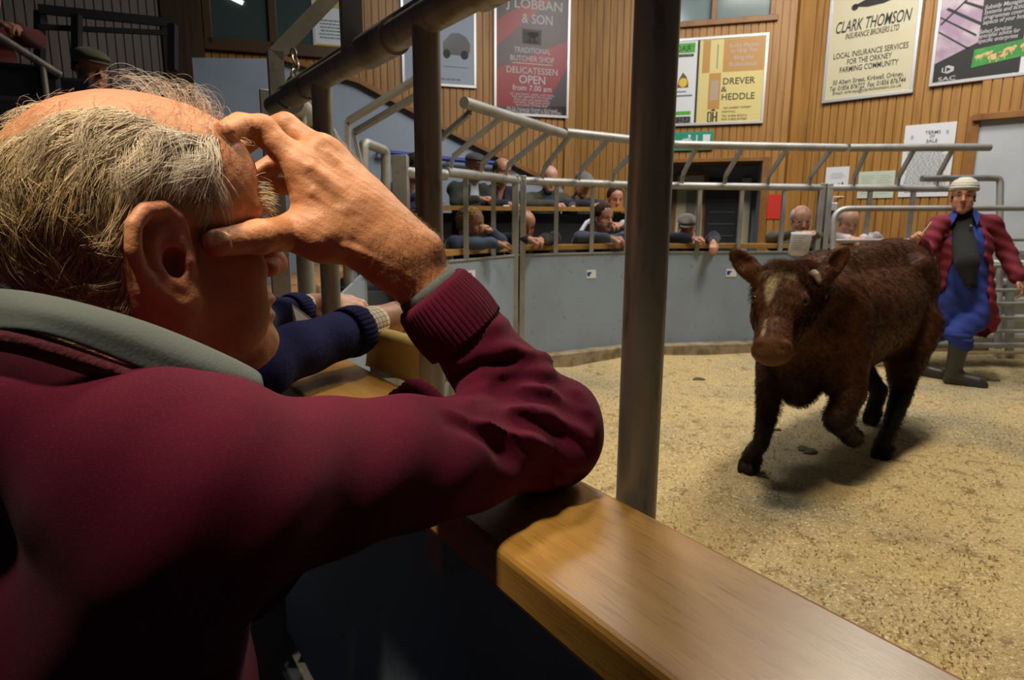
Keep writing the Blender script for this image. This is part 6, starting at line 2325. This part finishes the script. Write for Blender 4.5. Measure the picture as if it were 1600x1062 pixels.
# far half of the collar, wrapping the neck behind
top2 = [P(412, 582, .485), HO(.055, .02, -.135), HO(.03, .065, -.125), HO(-.04, .085, -.115), HO(-.10, .05, -.10), HO(-.13, -.02, -.10), P(-190, 478, .43)]
bot2 = [p + V3(0, 0, -.05) for p in top2]
o_ = strip('shirt_collar', top2, bot2, M_sh, .004, man)
# ribbed neckband of the jumper
top3 = [P(-160, 522, .384), P(-40, 502, .374), P(30, 510, .374), P(110, 537, .384), P(200, 572, .402), P(262, 592, .416), P(330, 606, .428)]
bot3 = [P(-160, 562, .384), P(-40, 545, .372), P(20, 550, .371), P(95, 574, .380), P(180, 600, .396), P(250, 616, .410), P(330, 626, .422)]
strip('neckband', top3, bot3, mat('jumper_rib', (0.09, 0.008, 0.018), .9, bump=[(120, .9, .004)], stretch=(1, 1, 1)), .003, man)
# trousers and shoes, below the ledge
S = SDF(hip - V3(.45, .45, .62), hip + V3(.5, .5, .15), .02)
kneeR = hip - UDIR * .10 + VDIR * .30 + V3(0, 0, -.06)
kneeL = hip + UDIR * .12 + VDIR * .30 + V3(0, 0, -.06)
for kk, s in ((kneeR, -1), (kneeL, 1)):
    S.cone(hip + UDIR * .09 * s, kk, .11, .08, .03)
    S.cone(kk, kk - VDIR * .05 + V3(0, 0, -.45), .075, .055, .02)
v, f = S.mesh(1)
mesh_obj('trousers', v, f, mat('dark_trousers', (0.02, 0.02, 0.024), .9), man, True)
for kk in (kneeR, kneeL):
    c = kk * V3(1, 1, 0) + VDIR * .0 + V3(0, 0, .05)
    part('shoe', MB().box(c, (.27, .10, .10), (VDIR, UDIR, V3(0, 0, 1))), M_black, man, bevel=.03)

# ================================================================== neighbour further along the ledge
M_nav = mat('jumper_navy', (0.011, 0.013, 0.080), .92, bump=[(420, .5, .002), (50, .3, .006)], var=(10, (0.008, 0.009, 0.055), .4, .7), sheen=.03, spec=.15)
M_chk = bpy.data.materials.new('check_shirt')
M_chk.use_nodes = True
nt = M_chk.node_tree
bs = nt.nodes['Principled BSDF']
bs.inputs['Roughness'].default_value = .8
tc = nt.nodes.new('ShaderNodeUVMap')
sx = nt.nodes.new('ShaderNodeSeparateXYZ')
nt.links.new(tc.outputs[0], sx.inputs[0])
def line_(sock, per, w):
    m1 = nt.nodes.new('ShaderNodeMath'); m1.operation = 'MULTIPLY'; m1.inputs[1].default_value = per
    m2 = nt.nodes.new('ShaderNodeMath'); m2.operation = 'FRACT'
    m3 = nt.nodes.new('ShaderNodeMath'); m3.operation = 'LESS_THAN'; m3.inputs[1].default_value = w
    nt.links.new(sock, m1.inputs[0]); nt.links.new(m1.outputs[0], m2.inputs[0]); nt.links.new(m2.outputs[0], m3.inputs[0])
    return m3.outputs[0]
mx = nt.nodes.new('ShaderNodeMath'); mx.operation = 'MAXIMUM'
nt.links.new(line_(sx.outputs[0], 24, .14), mx.inputs[0])
nt.links.new(line_(sx.outputs[1], 5, .14), mx.inputs[1])
mc = nt.nodes.new('ShaderNodeMix'); mc.data_type = 'RGBA'
nt.links.new(mx.outputs[0], mc.inputs[0])
mc.inputs[6].default_value = (0.68, 0.60, 0.44, 1)
mc.inputs[7].default_value = (0.22, 0.19, 0.16, 1)
nt.links.new(mc.outputs[2], bs.inputs['Base Color'])

nA0, nA1 = P(392, 572, 1.00), P(578, 508, 1.26)          # near forearm
nB0, nB1 = P(385, 506, 1.38), P(484, 481, 1.58)          # far forearm
hdN = P(215, 345, 1.12)
neckN = hdN + V3(-.05, -.03, -.16)
hipN = V3(hdN[0], hdN[1], 0) - VDIR * .30 + V3(0, 0, .62)
nb_ = thing('person', 'person in navy jumper with checked cuffs, writing at the ledge beyond the maroon jumper', 'person', (float(hipN[0]), float(hipN[1]), 0.0))
chN = neckN + (hipN - neckN) * .4
shN = {0: neckN + V3(.10, -.14, -.09), 1: neckN + V3(-.10, .17, -.09)}
lo = np.minimum.reduce([hipN, chN, shN[1], nA0]) - .22
hi = np.maximum.reduce([hdN + .12, nA1 + .2, nB1 + .2])
S = SDF(lo, hi, .007)
S.cone(hipN, chN, .165, .165, 0, sq=(VDIR, 1.2))
S.cone(chN, neckN, .15, .075, .05)
for (sh_, e_, w_, r1, r2) in ((shN[0], nA0, nA1, .050, .037), (shN[1], nB0, nB1, .044, .032)):
    S.cone(neckN - V3(0, 0, .06), sh_, .075, .075, .05)
    S.cone(sh_, e_, .072, .058, .03)
    S.cone(e_, w_ - unit(w_ - e_) * .03, r1 + .004, r2 + .004, .02)
S.disp(lambda x, y, z: .003 * np.sin(60 * x + 30 * z) * np.sin(44 * y))
v, f = S.mesh(1)
mesh_obj('jumper', v, f, M_nav, nb_, True)
S = SDF(np.minimum(lo, hdN - .16), np.maximum(hi, hdN + .18), .005)
HN = Frame(hdN, VDIR * .9 + UDIR * .2 + V3(0, 0, -.25))
S.cone(hipN, chN, .09, .10, 0)
S.cone(chN, neckN, .09, .058, .03)
S.cone(neckN, HN(-.03, 0, -.05), .058, .056, .03)
head_prims(S, HN, neck=0)
for (sh_, e_, w_) in ((shN[0], nA0, nA1), (shN[1], nB0, nB1)):
    S.cone(chN, sh_, .06, .05, .02)
    S.cone(sh_, e_, .045, .04, .01)
    S.cone(e_, w_ + unit(w_ - e_) * .02, .036, .029, .01)
# near hand: loose fist closed on a pen
hA0 = nA1 + unit(nA1 - nA0) * .015
dA = unit(P(625, 497, 1.31) - hA0)
upA = unit(unit(CAM - hA0) * .75 + V3(0, 0, .8))
S.cone(hA0, hA0 + dA * .05, .030, .034, .02)
tA = np.cross(upA, dA)
for i_, o_ in enumerate((.027, .010, -.008, -.024)):
    kn_ = hA0 + dA * .080 + tA * o_ + upA * .006
    S.cone(hA0 + dA * .01 + tA * o_ * .6, kn_, .018, .0150, .010)
    p1 = kn_ + dA * .020 - upA * .030
    p2 = p1 - dA * .026 - upA * .012
    p3 = p2 - dA * .018 + upA * .008
    S.chain([kn_, p1, p2, p3], [.0125, .0110, .0100, .0088], .004)
S.chain([hA0 + dA * .02 + tA * .03 - upA * .01, hA0 + dA * .06 + tA * .046 - upA * .022, hA0 + dA * .090 + tA * .030 - upA * .034], [.016, .013, .010], .008)
# far hand, resting with fingers towards the near hand
hB0 = nB1 + unit(nB1 - nB0) * .010
dB = unit(P(575, 478, 1.56) - hB0)
upB = unit(unit(CAM - hB0) * .6 + V3(0, 0, .9))
tB_ = -np.cross(upB, dB)
S.cone(hB0, hB0 + dB * .06, .030, .036, .02)
for i_, o_ in enumerate((.030, .010, -.010, -.028)):
    kn_ = hB0 + dB * .088 + tB_ * o_
    S.cone(hB0 + dB * .02 + tB_ * o_ * .6, kn_, .019, .0155, .010)
    S.chain([kn_, kn_ + dB * .036 - upB * .012, kn_ + dB * .050 - upB * .036, kn_ + dB * .036 - upB * .050], [.0130, .0115, .0102, .009], .004)
S.chain([hB0 + dB * .02 + tB_ * .03, hB0 + dB * .065 + tB_ * .052 - upB * .012, hB0 + dB * .10 + tB_ * .046 - upB * .02], [.017, .013, .010], .008)
v, f = S.mesh(1)
q = HN.loc(v)
mesh_obj('body', v, f, SK2, nb_, True, attrs={'red': np.zeros(len(v)), 'scalp': np.zeros(len(v))})
S2 = SDF(hdN - .2, hdN + .22, .006)
S2.ell(HN(-.014, 0, .055), (.106, .085, .087), HN.ax())
S2.half(HN(.055, 0, .070), HN.x * .86 - HN.z * .52, .01)
v, f = S2.mesh(1)
mesh_obj('hair', v, f, mat('hair_grey', (0.32, 0.25, 0.22), .5), nb_, True)
# checked cuffs and ribbed sleeve ends
for (e_, w_, r_) in ((nA0, nA1, .0385), (nB0, nB1, .0350)):
    ax_ = unit(w_ - e_)
    s1 = unit(np.cross(ax_, V3(0, 0, 1)))
    s2 = np.cross(s1, ax_)
    nA, nL = 40, 6
    V, F, UV = [], [], []
    for j in range(nL + 1):
        t = j / nL
        for i in range(nA + 1):
            a_ = 2 * math.pi * i / nA
            rr = r_ - .004 * t + .0010 * math.sin(3 * a_)
            V.append(w_ + ax_ * (-.045 + .062 * t) + rr * (math.cos(a_) * s1 + math.sin(a_) * s2))
            UV.append((i / nA, t))
    for j in range(nL):
        for i in range(nA):
            F.append((j * (nA + 1) + i, j * (nA + 1) + i + 1, (j + 1) * (nA + 1) + i + 1, (j + 1) * (nA + 1) + i))
    o_ = part('shirt_cuff', MB().add(V, F), M_chk, nb_, smooth=True)
    o_['label'] = 'cream checked shirt cuff'
    uvl = o_.data.uv_layers.new(name='UVMap')
    for lp in o_.data.loops:
        uvl.data[lp.index].uv = UV[lp.vertex_index]
    sd = o_.modifiers.new('solid', 'SOLIDIFY')
    sd.thickness = .0025
    V, F = [], []
    nA = 180
    for j in range(7):
        t = j / 6
        for i in range(nA):
            a_ = 2 * math.pi * i / nA
            rr = r_ + .0035 + .0012 * math.sin(30 * a_) + .003 * math.sin(math.pi * t)
            V.append(w_ + ax_ * (-.075 + .040 * t) + rr * (math.cos(a_) * s1 + math.sin(a_) * s2))
    for j in range(6):
        for i in range(nA):
            F.append((j * nA + i, j * nA + (i + 1) % nA, (j + 1) * nA + (i + 1) % nA, (j + 1) * nA + i))
    o_ = part('cuff', MB().add(V, F), M_nav, nb_, smooth=True)
    sd = o_.modifiers.new('solid', 'SOLIDIFY')
    sd.thickness = .004
S = SDF(hipN - V3(.45, .45, .62), hipN + V3(.5, .5, .15), .02)
for s in (-1, 1):
    kk = hipN + UDIR * .11 * s + VDIR * .24 + V3(0, 0, -.06)
    S.cone(hipN + UDIR * .09 * s, kk, .11, .08, .03)
    S.cone(kk, kk - VDIR * .05 + V3(0, 0, -.45), .075, .055, .02)
    part('shoe', MB().box(kk * V3(1, 1, 0) + V3(0, 0, .05), (.27, .10, .10), (VDIR, UDIR, V3(0, 0, 1))), M_black, nb_, bevel=.03)
v, f = S.mesh(1)
mesh_obj('trousers', v, f, mat('dark_trousers', (0.02, 0.02, 0.024), .9), nb_, True)
# pen in the near hand
pen0, pen1 = P(612, 524, 1.285), P(647, 517, 1.29)
o_ = thing('pen', 'slim silver pen held in the hand with the checked cuff', 'pen', tuple(pen0))
part('barrel', MB().tube([pen0 - (pen1 - pen0) * 1.6, pen1], [.0042, .0042], 12), M_alu, o_)
part('clip', MB().tube([pen1 + V3(0, 0, .005), pen1 - (pen1 - pen0) * .8 + V3(0, 0, .005)], .0012, 6), M_alu, o_)
# printed card standing between the arms
cA, cB, cC, cD = P(456, 474, 1.36), P(502, 508, 1.33), P(478, 560, 1.30), P(462, 545, 1.33)
o_ = thing('sale_card', 'white printed sale card held between the navy sleeves', 'card', tuple(cC))
cN = unit(np.cross(cB - cA, cC - cA))
part('card', MB().prism([cA, cB, cC, cD], 0, cN * .001), M_paper, o_)
pm = MB()
tc_ = unit(CAM - cA)
for k_ in range(6):
    a = cA + (cD - cA) * (.22 + .11 * k_) + (cB - cA) * .12
    L_ = (cB - cA) * (.5 if k_ == 0 else .22 + .1 * (k_ % 2))
    hgt = (cD - cA) * (.05 if k_ == 0 else .03)
    sgn = 1 if np.dot(cN, tc_) > 0 else -1
    of = cN * (.0018 if sgn > 0 else -.0008)
    pm.add([a + of, a + L_ + of, a + L_ + hgt + of, a + hgt + of], [(0, 1, 2, 3)])
part('print', pm, mat('grey_print2', (0.10, 0.10, 0.11), .6), o_)
# large brown envelope folded over and standing like a tent on the ledge
bL, bR = Pz(572, 572, Z_LD), Pz(663, 608, Z_LD)
axE = unit(bR - bL)
LE = np.linalg.norm(bR - bL)
crs = np.cross(V3(0, 0, 1), axE)
if np.dot(crs, CAM - bL) > 0:
    crs = -crs                                    # away from the camera
o_ = thing('envelope', 'folded manila envelope standing like a tent on the ledge', 'envelope', tuple(bL))
prof = []
hE, wE = .076, .058
for k_ in range(17):
    t = k_ / 16
    if t < .35:
        u_ = t / .35
        prof.append((.004 * math.sin(3 * u_), hE * .86 * u_))
    elif t < .62:
        u_ = (t - .35) / .27
        a_ = math.pi * (1 - u_)
        prof.append((.021 + .021 * math.cos(a_), hE * .86 + hE * .16 * math.sin(a_)))
    else:
        u_ = (t - .62) / .38
        prof.append((.042 + .016 * u_, hE * .86 * (1 - u_)))
V, F = [], []
nS_ = 14
for j in range(nS_ + 1):
    t = j / nS_
    for (cx_, cz_) in prof:
        k_ = 1 - .04 * math.sin(9 * t) * (cz_ / hE)
        V.append(bL + axE * LE * (t + .012 * math.sin(14 * cz_ / hE + 2) * (1 if j == nS_ else 0)) + crs * (cx_ * k_ + .0015 * math.sin(22 * t + 40 * cx_)) + V3(0, 0, cz_ + .0012))
npf = len(prof)
for j in range(nS_):
    for i in range(npf - 1):
        F.append((j * npf + i, j * npf + i + 1, (j + 1) * npf + i + 1, (j + 1) * npf + i))
en = part('paper', MB().add(V, F), mat('manila', (0.52, 0.37, 0.11), .55, bump=[(40, .2, .003), (300, .15, .001)]), o_, smooth=True)
sd = en.modifiers.new('solid', 'SOLIDIFY')
sd.thickness = .0018
# torn, turned-in lip at the open end
mb = MB()
for (i0, i1) in ((3, 9),):
    pa = [np.asarray(V[nS_ * npf + i]) for i in range(i0, i1)]
    ins = [p - axE * .02 + crs * .006 + V3(0, 0, -.008) for p in pa]
    mb.add(pa + ins, [(i, i + 1, len(pa) + i + 1, len(pa) + i) for i in range(len(pa) - 1)])
part('torn_edge', mb, MATS['manila'], o_, smooth=True)
# ================================================================== dim upper left of the hall
# raised seating far left, hardly lit
b = MB().box((-2.65, 3.35, .42), (1.5, 2.3, 1.08))
struct('floor_dark_tier', b, M_concr, bevel=.01)
b = MB().box((-3.95, 4.45, .82), (1.5, 1.3, 1.64))
struct('floor_upper_dark_tier', b, M_concr, bevel=.01)
M_dkpl = mat('dark_plastic_blue', (0.006, 0.007, 0.016), .6)
def dseat(px, py, d, rz, lab):
    c = P(px, py, d)
    o = thing('hall_seat', lab, 'seat', tuple(c), rz, 'dark seats on the unlit tier')
    mb = MB().box((0, 0, 0), (.44, .42, .05))
    q = mesh_obj('seat', mb.verts(), mb.f, M_dkpl, o, False, local=True)
    bv = q.modifiers.new('bevel', 'BEVEL'); bv.width = .02; bv.segments = 2
    mb = MB().box((0, .22, .26), (.44, .05, .42))
    q = mesh_obj('backrest', mb.verts(), mb.f, M_dkpl, o, False, local=True)
    bv = q.modifiers.new('bevel', 'BEVEL'); bv.width = .02; bv.segments = 2
    mb = MB().tube([(0, 0, -.02), (0, .02, -.55)], .03)
    mesh_obj('pedestal', mb.verts(), mb.f, M_black, o, True, local=True)
for (px_, py_, d_, lab_) in ((20, 235, 3.3, 'dark blue plastic seat at the left edge, below the red jacket'), (82, 245, 3.6, 'dark blue plastic seat in front of the person in the olive cap'), (40, 310, 2.9, 'dark blue plastic seat nearest behind the grey head')):
    dseat(px_, py_, d_, .5, lab_)
o = thing('handrail', 'dark sloping steel handrail above the grey head, far left', 'handrail', tuple(P(0, 60, 3.2)))
part('rail', MB().tube([P(-60, 20, 3.2), P(95, 118, 3.5)], .02), M_steel, o)
for t in (.2, .8):
    q = P(-60, 20, 3.2) * (1 - t) + P(95, 118, 3.5) * t
    part('upright', MB().tube([q, q - V3(0, 0, .8)], .016), M_steel, o)
o = thing('handrail', 'dark horizontal gallery railing in front of the dark boards, upper left', 'handrail', tuple(P(160, 30, 5.2)))
part('top_rail', MB().beam(P(60, 14, 5.2), P(272, 36, 5.6), .04, .07), M_black, o)
part('rail', MB().beam(P(60, 42, 5.2), P(272, 52, 5.6), .03, .04), M_black, o)
for x_ in (62, 120, 270):
    part('upright', MB().beam(P(x_, 18 + (x_ - 60) * .1, 5.25), P(x_, 110, 5.25), .06, .06), M_black, o)
def dim_person(label, px, py, d, yaw, jacket, cap, style):
    spectator(label, (px, py), d, yaw, float(P(px, py, d)[2]) - 1.25, float(P(px, py, d)[2]) - .30, jacket, SK1, group='people on the unlit tier', cap=cap, style=style,
              hairc=hair_mat('hair_dark', (0.05, 0.04, 0.03), (0.03, 0.02, 0.02)), arms='rest')
dim_person('person in an olive cap on the unlit tier behind the grey head', 142, 112, 3.9, -30, cloth('jacket_black', (0.012, 0.012, 0.014)), cloth('cap_olive', (0.13, 0.12, 0.055)), 'sides')
dim_person('person in dark red jacket at the upper left edge of the hall', -22, -12, 4.4, -30, cloth('jacket_dark_red', (0.13, 0.018, 0.014)), None, 'full')
# fluorescent tube glimpsed through the office window
c = Bpt(365, 4, WA0, WA1, 0.03)
o = thing('ceiling_light', 'fluorescent tube shining in the dark office window', 'lamp', tuple(c))
part('tube', MB().tube([Bpt(353, -6, WA0, WA1, .05), Bpt(380, 7, WA0, WA1, .05)], .022, 10), mat('tube_glow', (0.8, 0.8, 0.8), .5, emit=((0.9, 1.0, 0.95), 2.0)), o)
part('housing', MB().beam(Bpt(350, -10, WA0, WA1, .035), Bpt(383, 5, WA0, WA1, .035), .03, .02), M_pale, o)
# white plastic chair glimpsed between the rows
o = thing('plastic_chair', 'white plastic chair standing behind the dark haired spectator', 'chair', tuple(P(905, 420, 6.45) * V3(1, 1, 0) + V3(0, 0, .2)))
cp = [P(902, 385, 6.45), P(905, 365, 6.47), P(916, 348, 6.5), P(934, 338, 6.52)]
part('backrest', MB().tube(cp, [.03, .035, .035, .03], 10, flat=.6), M_paper, o)
b0 = cp[0]
part('seat', MB().box(b0 + V3(.22, .05, -.12), (.42, .42, .03)), M_paper, o, bevel=.01)
for (dx_, dy_) in ((.03, -.14), (.41, -.14), (.03, .24), (.41, .24)):
    q = b0 + V3(dx_, dy_, -.13)
    part('leg', MB().tube([q, q * V3(1, 1, 0) + V3(0, 0, .2)], .018, 8), M_paper, o)
